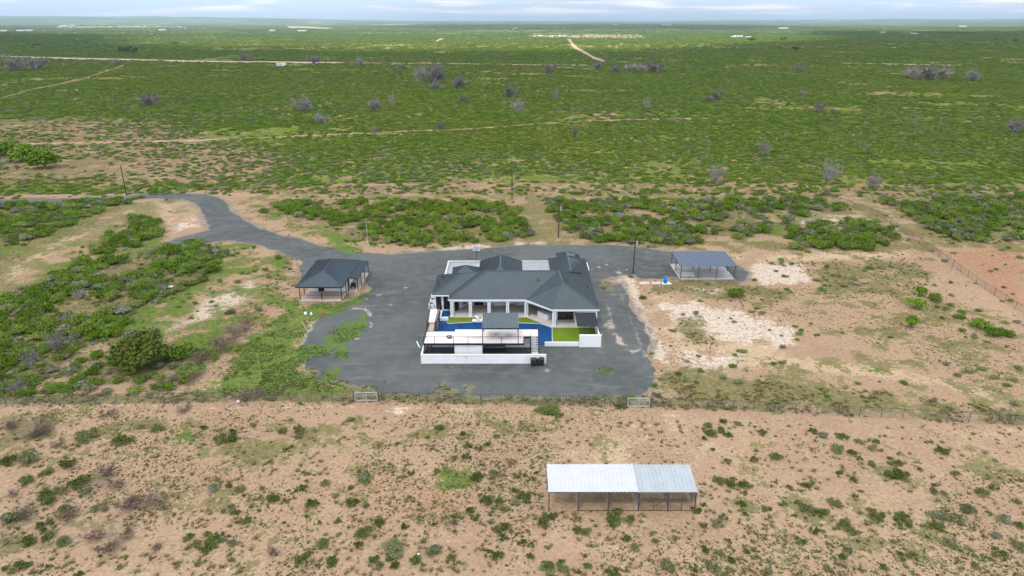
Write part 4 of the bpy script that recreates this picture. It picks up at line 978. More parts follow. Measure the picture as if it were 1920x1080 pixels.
    for x in (2.76, 3.82):
        rl.bar((x, 90.68, 3.55), (x, 88.7, 2.15), .045); rl.bar((x, 90.68, 2.6), (x, 90.68, 3.6), .045); rl.bar((x, 88.7, .04), (x, 88.7, 2.2), .05); rl.bar((x, 87.95, .04), (x, 87.95, 2.2), .05); rl.bar((x, 88.7, 2.15), (x, 87.95, 2.15), .045)
    for y in (88.66, 88.0):
        rl.bar((2.7, y, 2.05), (.75, y, 1.1), .045); rl.bar((2.7, y, 1.6), (.75, y, .62), .03); rl.bar((.75, y, .1), (.75, y, 1.1), .045)
    rl.build('railing', M['black'], S)
    # long dark table with stools below the deck
    T = thing('long_table', (-2.6, 91.6, .04), 'long dark picnic table in the shade under the deck', 'table')
    b = MB(); b.box(-4.1, -1.1, 91.5, 92.2, .74, .80); b.build('table_top', M['black'], T)
    for x in (-3.9, -2.6, -1.3):
        b = MB(); b.box(x - .04, x + .04, 91.55, 92.15, .04, .735); b.build('leg', M['black'], T)
    for i in range(5):
        x = -3.8 + i * .6
        q = thing('bar_stool', (x, 91.15, .04), 'pale-seated stool pulled up to the long dark table, number %s along from the storage box' % ('one', 'two', 'three', 'four', 'five')[i], 'stool', 'stools at the long table under the deck')
        b = MB(); b.tube((x, 91.15, .62), (x, 91.15, .68), .17, n=12); b.build('seat', M['grey'], q)
        for dx, dy in ((-.12, -.12), (.12, -.12), (.12, .12), (-.12, .12)):
            b = MB(); b.bar((x + dx * 1.3, 91.15 + dy * 1.3, .04), (x + dx, 91.15 + dy, .62), .03); b.build('leg', M['black'], q)
    # fire bowl on the deck
    F = thing('fire_bowl', (-9.15, 90.15, 2.73), 'round dark-red fire bowl on the west half of the deck', 'fire pit')
    b = MB(); b.lathe([(.18, .02), (.36, .14), (.42, .30), (.36, .30), (.30, .18), (.02, .12)], (-9.15, 90.15, 2.73), 18); b.build('bowl', mat('dark_red_iron', (.11, .03, .028), .6, .2, 3), F, smooth=True)
    b = MB(); b.lathe([(.05, .16), (.22, .2), (.2, .28), (.02, .3)], (-9.15, 90.15, 2.73), 9); b.build('ash_heap', M['grey'], F)
    # ramp platform and steps on the west side
    R = thing('entry_ramp', (-12.3, 97, 0), 'cream side platform with dark railings and steps down to the deck', 'platform')
    b = MB(); b.prism([(-12.75, 95.0), (-11.6, 95.0), (-11.55, 99.9), (-13.0, 99.9)], 3.0, 3.06); b.build('platform_top', M['deck'], R)
    b = MB(); b.prism([(-12.8, 94.93), (-11.55, 94.93), (-11.5, 99.95), (-13.05, 99.95)], 2.8, 2.996); b.build('platform_frame', M['black'], R)
    for i in range(6):
        t = MB(); y = 94.9 - i * .40; z = 2.92 - i * .03; t.box(-12.55, -11.75, y - .3, y, z - .04, z); t.build('tread', M['tanslab'], R)
    rl = MB()
    for x0, x1 in ((-12.8, -13.02), (-11.57, -11.53)):
        for z in (3.45, 3.7, 4.0): rl.bar((x0, 95.0, z), (x1, 99.9, z), .04)
        for k in range(6): rl.bar((x0 + (x1 - x0) * k / 5, 95 + 4.9 * k / 5, 2.9), (x0 + (x1 - x0) * k / 5, 95 + 4.9 * k / 5, 4.02), .05)
        for k in range(6): rl.bar((x0, 95 - k * .45, 2.6), (x0, 95 - k * .45, 3.8), .05)
        rl.bar((x0, 95, 3.8), (x0, 92.6, 3.75), .045); rl.bar((x0, 95, 3.4), (x0, 92.6, 3.3), .03)
    rl.build('railing', M['rust'], R)
    for x, y in ((-12.7, 95.1), (-11.65, 95.1), (-12.9, 99.8), (-11.6, 99.8), (-12.7, 92.7), (-11.65, 92.7)):
        p = MB(); p.box(x - .06, x + .06, y - .06, y + .06, .04, 2.79); p.build('post', M['black'], R)
    S2 = thing('side_stair', (-13.3, 103, 0), 'dark steel stair dropping from the side platform towards the house corner', 'stairs')
    for i in range(12):
        t = MB(); y = 100.1 + i * .34; z = 2.95 - i * .235; t.box(-13.0, -12.0, y, y + .3, z - .04, z); t.build('tread', M['slab'], S2)
    st = MB()
    for x in (-13.05, -11.97): st.bar((x, 100.0, 2.9), (x, 104.1, .1), .05, .2)
    st.build('stringer', M['black'], S2)
    rl = MB()
    for x in (-13.05, -11.97):
        rl.bar((x, 100.0, 3.95), (x, 104.1, 1.1), .05)
        for k in range(6): rl.bar((x, 100 + k * .82, 2.9 - k * .56), (x, 100 + k * .82, 3.95 - k * .57), .045)
    rl.build('railing', M['black'], S2)
    for i, (x, y) in enumerate(((-13.75, 107.4), (-13.75, 109.3), (-13.8, 111.2))):
        u = thing('condenser_unit', (x, y, 0), ('white air conditioner nearest the side stair', 'middle white air conditioner of three on the west house wall', 'white air conditioner farthest from the pool on the west house wall')[i], 'air conditioner', 'air conditioners along the west wall')
        b = MB(); b.box(x - .42, x + .42, y - .42, y + .42, .12, 1.0); b.build('casing', M['trim'], u)
        b = MB(); b.tube((x, y, 1.0), (x, y, 1.05), .34, n=14); b.build('fan_grille', M['black'], u)
        b = MB(); b.box(x - .5, x + .5, y - .5, y + .5, .02, .118); b.build('pad', M['slab'], u)
    # bins against the front wall
    def bin_(x, y, m, label, lid=None):
        o = thing('wheelie_bin', (x, y, .02), label, 'bin', 'wheelie bins at the front wall')
        b = MB(); b.hexa([(x - .24, y - .26, .10), (x + .24, y - .26, .10), (x + .24, y + .26, .10), (x - .24, y + .26, .10), (x - .31, y - .34, 1.02), (x + .31, y - .34, 1.02), (x + .31, y + .34, 1.02), (x - .31, y + .34, 1.02)]); b.build('bin_body', m, o)
        b = MB(); b.hexa([(x - .33, y - .38, 1.025), (x + .33, y - .38, 1.025), (x + .33, y + .36, 1.025), (x - .33, y + .36, 1.025), (x - .29, y - .34, 1.10), (x + .29, y - .34, 1.10), (x + .29, y + .34, 1.16), (x - .29, y + .34, 1.16)]); b.build('lid', m, o)
        for dx in (-.27, .27):
            b = MB(); b.tube((x + dx - .03, y + .3, .13), (x + dx + .03, y + .3, .13), .11, n=12); b.build('wheel', M['bin'], o)
        b = MB(); b.bar((x - .26, y + .40, 1.0), (x + .26, y + .40, 1.0), .04); b.build('handle', M['bin'], o)
    bin_(2.95, 86.65, M['bin'], 'black wheelie bin on the left of the three by the white front wall')
    bin_(3.62, 86.8, M['bingreen'], 'dark green wheelie bin between two black ones')
    bin_(4.28, 86.8, M['bin'], 'black wheelie bin nearest the end of the white front wall')
    o = thing('tan_sack', (3.62, 86.85, 1.17), 'tan sack lying on the lid of the dark green bin', 'sack')
    b = MB(); b.lathe([(.2, 0), (.32, .08), (.30, .2), (.15, .28)], (3.62, 86.85, 1.165), 10); b.build('sack_body', M['tanlid'], o, smooth=True)
    o = thing('gutter_pipe', (-14.3, 93.6, .03), 'loose white pipe lying on the asphalt west of the deck', 'pipe')
    b = MB(); b.tube((-14.6, 94.4, .09), (-13.9, 92.4, .09), .09, n=8); b.build('pipe_body', M['trim'], o)
build_deck()
# ------------------------------------------------------------------ casita with its wrap-around porch, west of the house
def build_casita():
    C_ = thing('guest_house', (-33, 117, 0), 'small white guest house with dark hip roof and open front porch west of the drive', 'guest house')
    s = MB(); s.prism([(-37.3, 110.9), (-30.0, 110.9), (-29.7, 114.6), (-27.9, 115.0), (-27.9, 125.0), (-37.3, 124.6)], 0, .12); s.build('porch_slab', M['tanslab'], C_)
    s = MB(); s.box(-37.35, -30.0, 110.75, 110.88, 0, .14); s.build('slab_edge', M['slab'], C_)
    w = MB(); w.box(-36.6, -30.1, 115.2, 123.8, .12, 2.72); w.build('wall', M['white'], C_)
    window(C_, (-34.6, 115.17, 1.15), .95, 2.05, 0, 'door', 0); window(C_, (-32.2, 115.17, 1.6), 1.4, 1.1)
    window(C_, (-30.08, 117.2, 1.15), .95, 2.05, math.pi / 2, 'door', 0); window(C_, (-30.08, 120.6, 1.6), 1.4, 1.1, math.pi / 2)
    E0, E1, E2, E3 = (-37.6, 110.0 + .2, 2.9), (-29.4, 110.2, 2.9), (-29.3, 124.3, 2.9), (-37.6, 124.3, 2.9)
    a, b = (-33.4, 113.7, 4.65), (-33.2, 120.0, 4.65)
    r = MB()
    for q in ((E0, E1, a), (E1, E2, b, a), (E2, E3, b), (E3, E0, a, b)): roof_face(r, list(q))
    ro = r.build('roof', [mat('blue_grey_metal_roof', (0.042, 0.062, 0.078), .5, .12, .35, 0, .45), M['seam']], C_)
    c = MB(); ridge_caps(c, [(E0, a), (E1, a), (a, b), (b, E2), (b, E3)], .16); c.build('ridge_cap', M['ridge'], ro)
    so = MB(); so.box(-37.5, -29.4, 110.3, 124.2, 2.76, 2.79); so.build('soffit', M['trim'], C_)
    f = MB(); f.box(-37.6, -29.4, 110.13, 110.19, 2.70, 2.89); f.box(-29.33, -29.27, 110.2, 124.3, 2.70, 2.80); f.build('fascia', M['black'], C_)
    r = MB(); roof_face(r, [(-29.26, 115.0, 2.86), (-27.75, 115.1, 2.58), (-27.75, 124.9, 2.58), (-29.26, 124.3, 2.86)]); r.build('lean_to_roof', [ro.data.materials[0], M['seam']], C_)
    r = MB(); r.bar((-27.78, 115.1, 2.45), (-27.78, 124.9, 2.45), .08); r.bar((-29.26, 115.0, 2.72), (-27.75, 115.08, 2.45), .08); r.build('lean_to_frame', M['black'], C_)
    for x, y, t in ((-37.2, 111.0, 2.69), (-33.4, 111.0, 2.69), (-29.9, 111.0, 2.69), (-29.5, 112.9, 2.69), (-29.5, 114.7, 2.69), (-37.2, 113.6, 2.69), (-37.2, 118, 2.69), (-27.95, 115.3, 2.42), (-27.95, 118.2, 2.42), (-27.95, 121.3, 2.42), (-27.95, 124.8, 2.42)):
        p = MB(); p.box(x - .06, x + .06, y - .06, y + .06, .12, t); p.build('post', M['black'], C_)
    g = MB(); g.bar((-37.2, 111.0, 1.0), (-29.9, 111.0, 1.0), .045); g.bar((-29.9, 111.0, 1.0), (-29.5, 112.9, 1.0), .045); g.build('rail', M['black'], C_)
    for x, y in ((-34.3, 113.0), ):
        pass
    o = thing('gas_grill', (-28.9, 116.6, .12), 'black covered grill against the east wall of the guest house', 'grill')
    b = MB(); b.box(-29.5, -28.6, 116.3, 116.9, .55, .95); b.build('cabinet', M['bin'], o)
    b = MB(); b.tube((-29.45, 116.6, .98), (-28.65, 116.6, .98), .27, n=10); b.build('hood', M['bin'], o)
    for dx in (-.4, .35):
        b = MB(); b.box(-29.05 + dx - .03, -29.05 + dx + .03, 116.35, 116.85, .12, .548); b.build('leg', M['black'], o)
    for i, (x, y, s_, col) in enumerate(((-38.9, 104.6, .5, M['trim']), (-35.9, 104.2, .45, M['trim']), (-30.1, 104.0, .5, mat('orange_plastic', (.45, .12, .04), .6, .1)))):
        pass
    # litter on the weeds in front of the porch
    for x, y, sx, m_, lab in ((-34.6, 104.9, .5, M['trim'], 'white plastic bag on the weeds before the guest house porch'), (-33.6, 104.7, .4, M['trim'], 'smaller white plastic bag beside the orange bucket'), ):
        o = thing('plastic_bag', (x, y, 0), lab, 'litter')
        b = MB(); b.lathe([(sx * .5, .05), (sx * .55, .2), (sx * .35, .4), (sx * .1, .5)], (x, y, 0), 7); b.build('bag_body', m_, o)
    o = thing('orange_bucket', (-31.5, 104.7, 0), 'orange bucket on the weeds before the guest house porch', 'bucket')
    b = MB(); b.lathe([(.25, .05), (.33, .6), (.30, .6), (.22, .1)], (-31.5, 104.7, 0), 12); b.build('bucket_body', mat('orange_plastic', (.45, .14, .06), .6, .1), o)
build_casita()

# ------------------------------------------------------------------ solar carport east of the house
def build_carport():
    C_ = thing('solar_carport', (37, 125.5, 0), 'flat solar-panel carport on slim dark posts over a concrete slab', 'carport')
    s = MB(); s.prism([(31.9, 121.4), (42.4, 121.4), (42.4, 130.2), (31.9, 130.2)], .0, .12); s.build('slab', M['slabw'], C_)
    f = MB()
    zt = lambda y: 2.92 + (y - 120.4) * .018
    for x in (31.7, 42.3): f.bar((x, 120.4, zt(120.4)), (x, 129.0, zt(129.0)), .10, .14)
    for y in (121.7, 125.9, 128.8): f.bar((31.65, y, zt(y) - .16), (42.35, y, zt(y) - .16), .10, .14)
    f.build('frame', M['postdark'], C_)
    nx, ny = 7, 5
    for i in range(nx):
        for j in range(ny):
            x0 = 31.62 + i * 10.75 / nx; x1 = x0 + 10.75 / nx - .05; y0 = 120.4 + j * 8.5 / ny; y1 = y0 + 8.5 / ny - .05
            p = MB(); p.hexa([(x0, y0, zt(y0) + .09), (x1, y0, zt(y0) + .09), (x1, y1, zt(y1) + .09), (x0, y1, zt(y1) + .09), (x0, y0, zt(y0) + .13), (x1, y0, zt(y0) + .13), (x1, y1, zt(y1) + .13), (x0, y1, zt(y1) + .13)])
            o = p.build('solar_panel', M['solar'], C_)
            q = MB(); z = .137
            for k in range(0, 4):
                yy = y0 + (y1 - y0) * k / 3.0; yy = min(max(yy, y0 + .02), y1 - .02); q.bar((x0, yy, zt(yy) + z), (x1, yy, zt(yy) + z), .04 if k in (0, 3) else .03, .012)
            for xx in (x0 + .02, x1 - .02, (x0 + x1) / 2): q.bar((xx, y0, zt(y0) + z + .003), (xx, y1, zt(y1) + z + .003), .035, .012)
            q.build('panel_frame', M['solarframe'], o)
    for x, y in ((32.1, 121.7), (35.45, 121.7), (38.85, 121.7), (42.25, 121.7), (32.1, 125.9), (35.45, 125.9), (38.85, 125.9), (42.25, 125.9), (32.1, 129.7), (35.45, 129.7), (38.85, 129.7), (42.25, 129.7)):
        p = MB(); p.box(x - .06, x + .06, y - .06, y + .06, .12, zt(min(y, 128.8)) - .235); p.build('post', M['postdark'], C_)
    b = thing('bench', (33.5, 121.9, .12), 'white slatted bench at the front left corner of the carport slab', 'bench')
    q = MB()
    for k in range(3): q.box(32.3, 34.8, 121.95 + k * .16, 122.08 + k * .16, .5, .55)
    q.build('seat', M['trim'], b)
    q = MB()
    for k in range(2): q.box(32.3, 34.8, 122.5, 122.55, .68 + k * .2, .8 + k * .2)
    q.build('backrest', M['trim'], b)
    for x in (32.45, 34.65):
        q = MB(); q.box(x - .04, x + .04, 121.95, 122.05, .12, .498); q.box(x - .04, x + .04, 122.41, 122.49, .12, .95); q.build('leg', M['grey'], b)
    for i, x in enumerate((33.6, 38.4)):
        o = thing('hanging_light', (x, 123.6, 2.5), ('small dark lamp hanging under the left half of the carport', 'small dark lamp hanging under the right half of the carport')[i], 'lamp')
        q = MB(); q.bar((x, 123.6, 2.55), (x, 123.6, 2.87), .03); q.build('cord', M['black'], o)
        q = MB(); q.lathe([(.2, 0), (.16, .12), (.05, .18)], (x, 123.6, 2.38), 10); q.build('lamp_shade', M['black'], o)
    o = thing('water_barrel', (28.7, 119.4, 0), 'blue plastic barrel with a narrow neck on a white pad beside the carport', 'barrel')
    q = MB(); q.lathe([(.30, .08), (.36, .2), (.37, .75), (.34, .95), (.20, 1.08), (.22, 1.3), (.15, 1.42)], (28.7, 119.4, 0), 18); q.build('barrel_body', M['bluebin'], o, smooth=True)
    q = MB(); q.tube((28.7, 119.4, .62), (28.7, 119.4, .68), .385, n=18); q.build('hoop', M['bluebin'], o)
    q = MB(); q.prism([(28.1, 118.8), (29.9, 119.0), (29.6, 119.9), (28.2, 120.0)], 0, .07); q.build('pad', M['trim'], o)
    for i, (x, w) in enumerate(((23.9, 1.9), (26.2, 1.7))):
        flat_sheet('concrete_pad', ragged([(x, 118.8), (x + w, 118.9), (x + w, 120.3), (x, 120.2)], .4, .12, i + 3), .04, M['tanslab'])
build_carport()

# ------------------------------------------------------------------ livestock shed in the near paddock
def build_shed():
    S = thing('livestock_shed', (11, 57.5, 0), 'open-fronted livestock shed, white sheet roof on the left and bluish on the right', 'shed')
    x0, xm, x1 = 3.6, 12.52, 18.45
    yf, yb, zf, zb = 55.6, 59.35, 2.42, 2.98
    def sheet(name, xa, xb, m, dz=0):
        mb = MB(); n = int((xb - xa) / .20); dx = (xb - xa) / n
        za, zc = zf + dz, zb + dz
        for i in range(n):      # box-profile corrugation
            a = xa + i * dx
            up = .035 if i % 2 else 0
            mb.hexa([(a, yf, za - .03 + up), (a + dx, yf, za - .03 + up), (a + dx, yb, zc - .03 + up), (a, yb, zc - .03 + up), (a, yf, za + up), (a + dx, yf, za + up), (a + dx, yb, zc + up), (a, yb, zc + up)])
        return mb.build(name, m, S)
    sheet('white_roof_sheet', x0, xm, M['shedwhite']); sheet('blue_roof_sheet', xm + .01, x1, M['shedblue'], -.035)
    fr = MB()
    for y, z in ((yf + .1, zf - .10), ((yf + yb) / 2, (zf + zb) / 2 - .10), (yb - .1, zb - .10)): fr.bar((x0 + .05, y, z), (x1 - .05, y, z), .08, .08)
    for x in (x0 + .1, 6.6, 9.65, 12.65, 15.6, x1 - .1): fr.bar((x, yf + .1, zf - .18), (x, yb - .1, zb - .18), .06, .08)
    fr.build('roof_frame', M['rust'], S)
    for x in (3.7, 6.62, 9.65, 12.68, 15.64, 18.35):
        for y, z in ((yf + .12, zf - .22), (yb - .12, zb - .22)):
            p = MB(); p.box(x - .05, x + .05, y - .05, y + .05, 0, z); p.build('post', M['rust'], S)
    for x in (6.62, 9.65, 12.68, 15.64):
        p = MB(); p.box(x - .025, x + .025, yf + .2, yb - .2, .25, 1.9); p.build('partition', M['sheetwall'], S)
    p = MB(); p.box(18.30, 18.34, yf + .9, yb - .2, .3, 1.5); p.build('partition', M['sheetwall'], S)
    for xa, xb, hi in ((6.7, 9.6, 1), (9.7, 12.6, 1), (12.75, 15.58, 2), (15.7, 18.3, 2)):
        r = MB(); r.bar((xa, yf + .12, .06), (xb, yf + .12, .06), .05)
        if hi == 1: r.bar((xa, yb - .15, 1.15), (xb, yb - .15, 1.15), .05)
        else:
            r.bar((xa, yf + .12, 1.45), (xb, yf + .12, 1.45), .06); r.bar((xa, yf + .12, 1.22), (xb, yf + .12, 1.22), .05)
            r.bar(((xa + xb) / 2, yf + .12, .06), ((xa + xb) / 2, yf + .12, 1.45), .05)
            for k in range(12): r.bar((xa + (xb - xa) * k / 11, yf + .12, .06), (xa + (xb - xa) * k / 11, yf + .12, 1.2), .014)
        r.build('pen_panel', M['rust'], S)
    b = MB()
    b.bar((18.4, yf + .15, 1.5), (18.4, yb - .1, 2.5), .04); b.bar((18.4, yb - .1, 1.2), (18.4, yf + .2, 2.2), .04); b.bar((18.4, yf + .15, 1.2), (18.4, yb - .1, 1.2), .05)
    for k in range(5): b.bar((18.4, yf + .3 + k * .2, 1.2), (18.4, yf + .3 + k * .2, 2.3), .02)
    b.build('end_bracing', M['rust'], S)
    # pipe hitching rail behind the shed
    o = thing('hitching_rail', (14.3, 60.9, 0), 'rusty pipe rail with two posts standing behind the shed roof', 'rail')
    r = MB(); r.bar((12.9, 60.9, 1.55), (15.6, 60.9, 1.55), .07); r.build('rail', M['rust'], o)
    for x in (12.95, 14.2, 15.55):
        r = MB(); r.tube((x, 60.9, 0), (x, 60.9, 1.58), .05, n=8); r.build('post', M['rust'], o)
    r = MB(); r.bar((14.6, 60.9, 1.55), (14.55, 60.9, 2.1), .05); r.build('upright', M['rust'], o)
build_shed()

# ------------------------------------------------------------------ paddock fence, gates, right-hand fence
def lens(pts):
    L = [0]
    for a, b in zip(pts, pts[1:]): L.append(L[-1] + math.dist(a, b))
    return L
def at_len(pts, L, s):
    for i in range(len(pts) - 1):
        if s <= L[i + 1] or i == len(pts) - 2:
            t = (s - L[i]) / (L[i + 1] - L[i]); return (pts[i][0] + (pts[i + 1][0] - pts[i][0]) * t, pts[i][1] + (pts[i + 1][1] - pts[i][1]) * t)
def fence(pts, h, step, label, pm, wires=(.12, .3, .5, .7, .9, 1.1), rail=True, stay=.3, rand=0.0):
    mid = pts[len(pts) // 2]
    o = thing('wire_fence', (mid[0], mid[1], 0), label, 'fence')
    L = lens(pts); n = max(2, round(L[-1] / step))
    pp = [at_len(pts, L, L[-1] * i / n) for i in range(n + 1)]
    for i, p in enumerate(pp):
        b = MB(); hh = h * (1 + random.uniform(-rand, rand)); b.tube((p[0], p[1], 0), (p[0] + random.uniform(-rand, rand) * .4, p[1], hh + .06), .036 if i % 5 else .05, n=6); b.build('post', pm, o)
    w = MB()
    for z in wires:
        if z < h:
            for a, b in zip(pp, pp[1:]): w.bar((*a, z), (*b, z), .016, .016)
    if stay:
        for a, b in zip(pp, pp[1:]):
            k = max(1, int(math.dist(a, b) / stay))
            for j in range(1, k):
                x, y = a[0] + (b[0] - a[0]) * j / k, a[1] + (b[1] - a[1]) * j / k; w.bar((x, y, .05), (x, y, h), .012, .012)
    w.build('wire', M['wire'], o)
    if rail:
        r = MB()
        for a, b in zip(pp, pp[1:]): r.bar((*a, h), (*b, h), .04, .04)
        r.build('top_rail', M['postdark'] if pm is not M['rust'] else M['rust'], o)
    return o
fence([(-92, 73.8), (-65.35, 75.55), (-49.4, 76.4), (-33.9, 76.99), (-20.5, 76.9)], 1.4, 2.75, 'net wire fence with dark posts from the left brush to the left gate', M['postdark'])
fence([(-17.2, 76.86), (-6.2, 76.46), (6.84, 75.94), (14.5, 75.5)], 1.4, 2.6, 'net wire fence below the asphalt between the two pale gates', M['postdark'])
fence([(17.7, 75.4), (29.7, 74.66), (40, 73.65), (51.3, 72.43), (62.35, 71.24), (84, 68.6)], 1.4, 2.6, 'net wire fence running right from the right gate over bare dirt', M['postdark'])
fence([(87.3, 190), (92.0, 163.18), (89.5, 138.9), (86.59, 115.73), (85.8, 104.84), (83.5, 92)], 1.3, 3.1, 'rusty pipe-posted fence along the east side of the yard', M['rust'], rand=.12)
for a, b, lab in (((-20.4, 76.88), (-17.3, 76.86), 'pale galvanised field gate on the left, below the weedy asphalt edge'), ((14.6, 75.45), (17.6, 75.4), 'pale galvanised field gate on the right, above the shed track')):
    o = thing('field_gate', (a[0], a[1], 0), lab, 'gate')
    g = MB()
    for z in (.18, 1.35): g.bar((a[0] + .1, a[1], z), (b[0] - .1, b[1], z), .075)
    g.bar((a[0] + .1, a[1], .95), (b[0] - .1, b[1], .95), .03)
    for t in (.035, .5, .965): x, y = a[0] + (b[0] - a[0]) * t, a[1] + (b[1] - a[1]) * t; g.bar((x, y, .18), (x, y, 1.35), .075)
    g.build('gate_frame', M['gate'], o)
    g = MB()
    for k in range(1, 24):
        t = k / 24; x = a[0] + .1 + (b[0] - a[0] - .2) * t; g.bar((x, a[1], .2), (x, a[1], 1.33), .009)
    for z in (.35, .55, .75, 1.15): g.bar((a[0] + .1, a[1], z), (b[0] - .1, b[1], z), .009)
    g.build('gate_mesh', M['grey'], o)
    for x in (a[0] - .05, b[0] + .05):
        p = MB(); p.tube((x, a[1], 0), (x, a[1], 1.6), .07, n=8); p.build('gate_post', M['postdark'], o)

# ------------------------------------------------------------------ poles
def pole(px, py, h, label, r=.15, trans=False, arm=False, m_='polewood', name='utility_pole', meter=False):
    x, y = P(px, py); o = thing(name, (x, y, 0), label, 'pole')
    b = MB(); b.tube((x, y, 0), (x, y, h), r, r * .7, n=10); b.build('pole_shaft', M[m_], o)
    if arm:
        b = MB(); b.bar((x - .5, y - .1, h - .35), (x + .5, y - .1, h - .35), .09); b.build('crossarm', M['wood'], o)
    b = MB(); b.tube((x + .0, y, h), (x, y, h + .22), .05, .03, n=8); b.build('insulator', M['grey'], o)
    if trans:
        b = MB(); b.tube((x + .36, y - .05, h * .70), (x + .36, y - .05, h * .70 + .8), .19, n=14); b.tube((x + .36, y - .05, h * .70 + .8), (x + .36, y - .05, h * .70 + .95), .06, n=8); b.build('transformer', M['grey'], o)
    if meter:
        b = MB(); b.box(x - .22, x + .22, y - .3, y - .14, .1, 1.3); b.build('meter_box', M['grey'], o)
pole(238, 368, 8.7, 'leaning-looking tall pole beside the road bend at the left brush')
pole(960, 372, 8.9, 'plain wooden pole standing by the red dirt track, centre')
pole(1047, 445, 9.0, 'wooden pole with a transformer standing in the mown strip', trans=True)
pole(870, 455, 6.7, 'short thin dark pole among bright shrubs north of the drive', r=.10)
pole(690, 462, 6.1, 'thin grey pole with a white meter box at its foot', r=.07, m_='grey', meter=True)
pole(1187, 513, 8.3, 'reddish wooden pole with a transformer beside the asphalt east of the house', trans=True)
def hoop():
    x, y = P(894, 490); o = thing('basketball_hoop', (x, y, .02), 'basketball hoop with a pale backboard on a dark post behind the house', 'basketball hoop')
    b = MB(); b.tube((x, y, .02), (x, y, 2.5), .06, n=8); b.bar((x, y, 2.5), (x, y - .55, 2.95), .09); b.build('post', M['black'], o)
    b = MB(); b.box(x - .68, x + .68, y - .62, y - .56, 2.6, 3.45); b.build('backboard', M['grey'], o)
    f = MB()
    for q in ((x - .72, x + .72, 3.45, 3.53), (x - .72, x + .72, 2.52, 2.6)): f.box(q[0], q[1], y - .64, y - .55, q[2], q[3])
    for q in (x - .72, x + .68): f.box(q, q + .04, y - .64, y - .55, 2.6, 3.45)
    f.build('board_frame', M['trim'], o)
    r = MB()
    for k in range(14):
        a, c = 2 * math.pi * k / 14, 2 * math.pi * (k + 1) / 14
        r.bar((x + .23 * math.cos(a), y - .88 + .23 * math.sin(a), 2.75), (x + .23 * math.cos(c), y - .88 + .23 * math.sin(c), 2.75), .03)
    r.build('rim', M['rust'], o)
hoop()
# scrap pile by the white rock slope, and other loose things
def scrap():
    x, y = P(345, 535)
    for i, (dx, dy, L, a) in enumerate(((0, 0, 3.4, .9), (.9, -.5, 2.6, 1.2), (1.6, .4, 2.2, .6))):
        o = thing('dead_log', (x + dx, y + dy, .1), ('long dead grey log', 'short dead grey log', 'thin dead grey log')[i] + ' on the edge of the white rock slope', 'log')
        b = MB(); p = Vector((x + dx, y + dy, .2)); q = p + Vector((math.cos(a) * L, math.sin(a) * L, .5)); b.tube(p, q, .13, .07, n=7); b.tube(p.lerp(q, .6), p.lerp(q, .6) + Vector((.5, .2, .8)), .06, .03, n=6); b.build('log_body', M['wood'], o)
    x, y = P(343, 534)
    for i, (dx, dy, rz, w) in enumerate(((0, 0, .5, 2.2), (-1.8, -2.0, .3, 1.6))):
        o = thing('metal_sheet', (x + dx, y + dy, 0), ('pale sheet of scrap metal at the top of the white rock slope', 'smaller pale scrap sheet below the first one by the dead logs')[i], 'scrap metal')
        b = MB()
        for k in range(6): b.obox((x + dx + math.sin(rz) * -.12 * k, y + dy + math.cos(rz) * .12 * k, .25 + .03 * (k % 2)), (w, .11, .05), rz)
        b.build('sheet_body', M['trim'], o)
    for px, py, r, lab in ((447, 754, .2, 'white bucket lying just inside the left part of the wire fence'), (785, 1040, .10, 'crumpled white bag among weeds at the bottom of the paddock'), (427, 1069, .08, 'white rag on the dirt near the bottom left of the paddock')):
        x, y = P(px, py); o = thing('bucket' if 'bucket' in lab else 'plastic_bag', (x, y, 0), lab, 'litter')
        b = MB(); b.lathe([(r, .02), (r * 1.1, r * .7), (r * .8, r * 1.3), (r * .1, r * 1.4)], (x, y, 0), 9); b.build('litter_body', M['trim'], o)
scrap()

# ------------------------------------------------------------------ far buildings and the camper
def far_house(px, py, w, h, d, label, cat='building', name='farm_building', roofm=None, wallm=None):
    x, y = P(px, py); z = float(height(x, y)); o = thing(name, (x, y, z), label, cat)
    b = MB(); b.box(x - w / 2, x + w / 2, y, y + d, z - 2, z + h); b.build('wall', wallm or M['farwhite'], o)
    r = MB(); e = .4
    a, c = (x - w / 2 - e, y - e, z + h), (x + w / 2 + e, y - e, z + h); a2, c2 = (x - w / 2 - e, y + d + e, z + h), (x + w / 2 + e, y + d + e, z + h); m0, m1 = (x - w / 2 - e, y + d / 2, z + h + d * .22), (x + w / 2 + e, y + d / 2, z + h + d * .22)
    r.face([a, c, m1, m0]); r.face([m0, m1, c2, a2]); r.face([a, m0, a2]); r.face([c, c2, m1]); r.build('roof', roofm or M['farroof'], o)
    g = MB()
    for k in range(max(1, int(w / 6))): g.box(x - w / 2 + 2 + k * 6, x - w / 2 + 3.4 + k * 6, y - .06, y - .01, z + h * .3, z + h * .75)
    g.build('window', M['glass'], o)
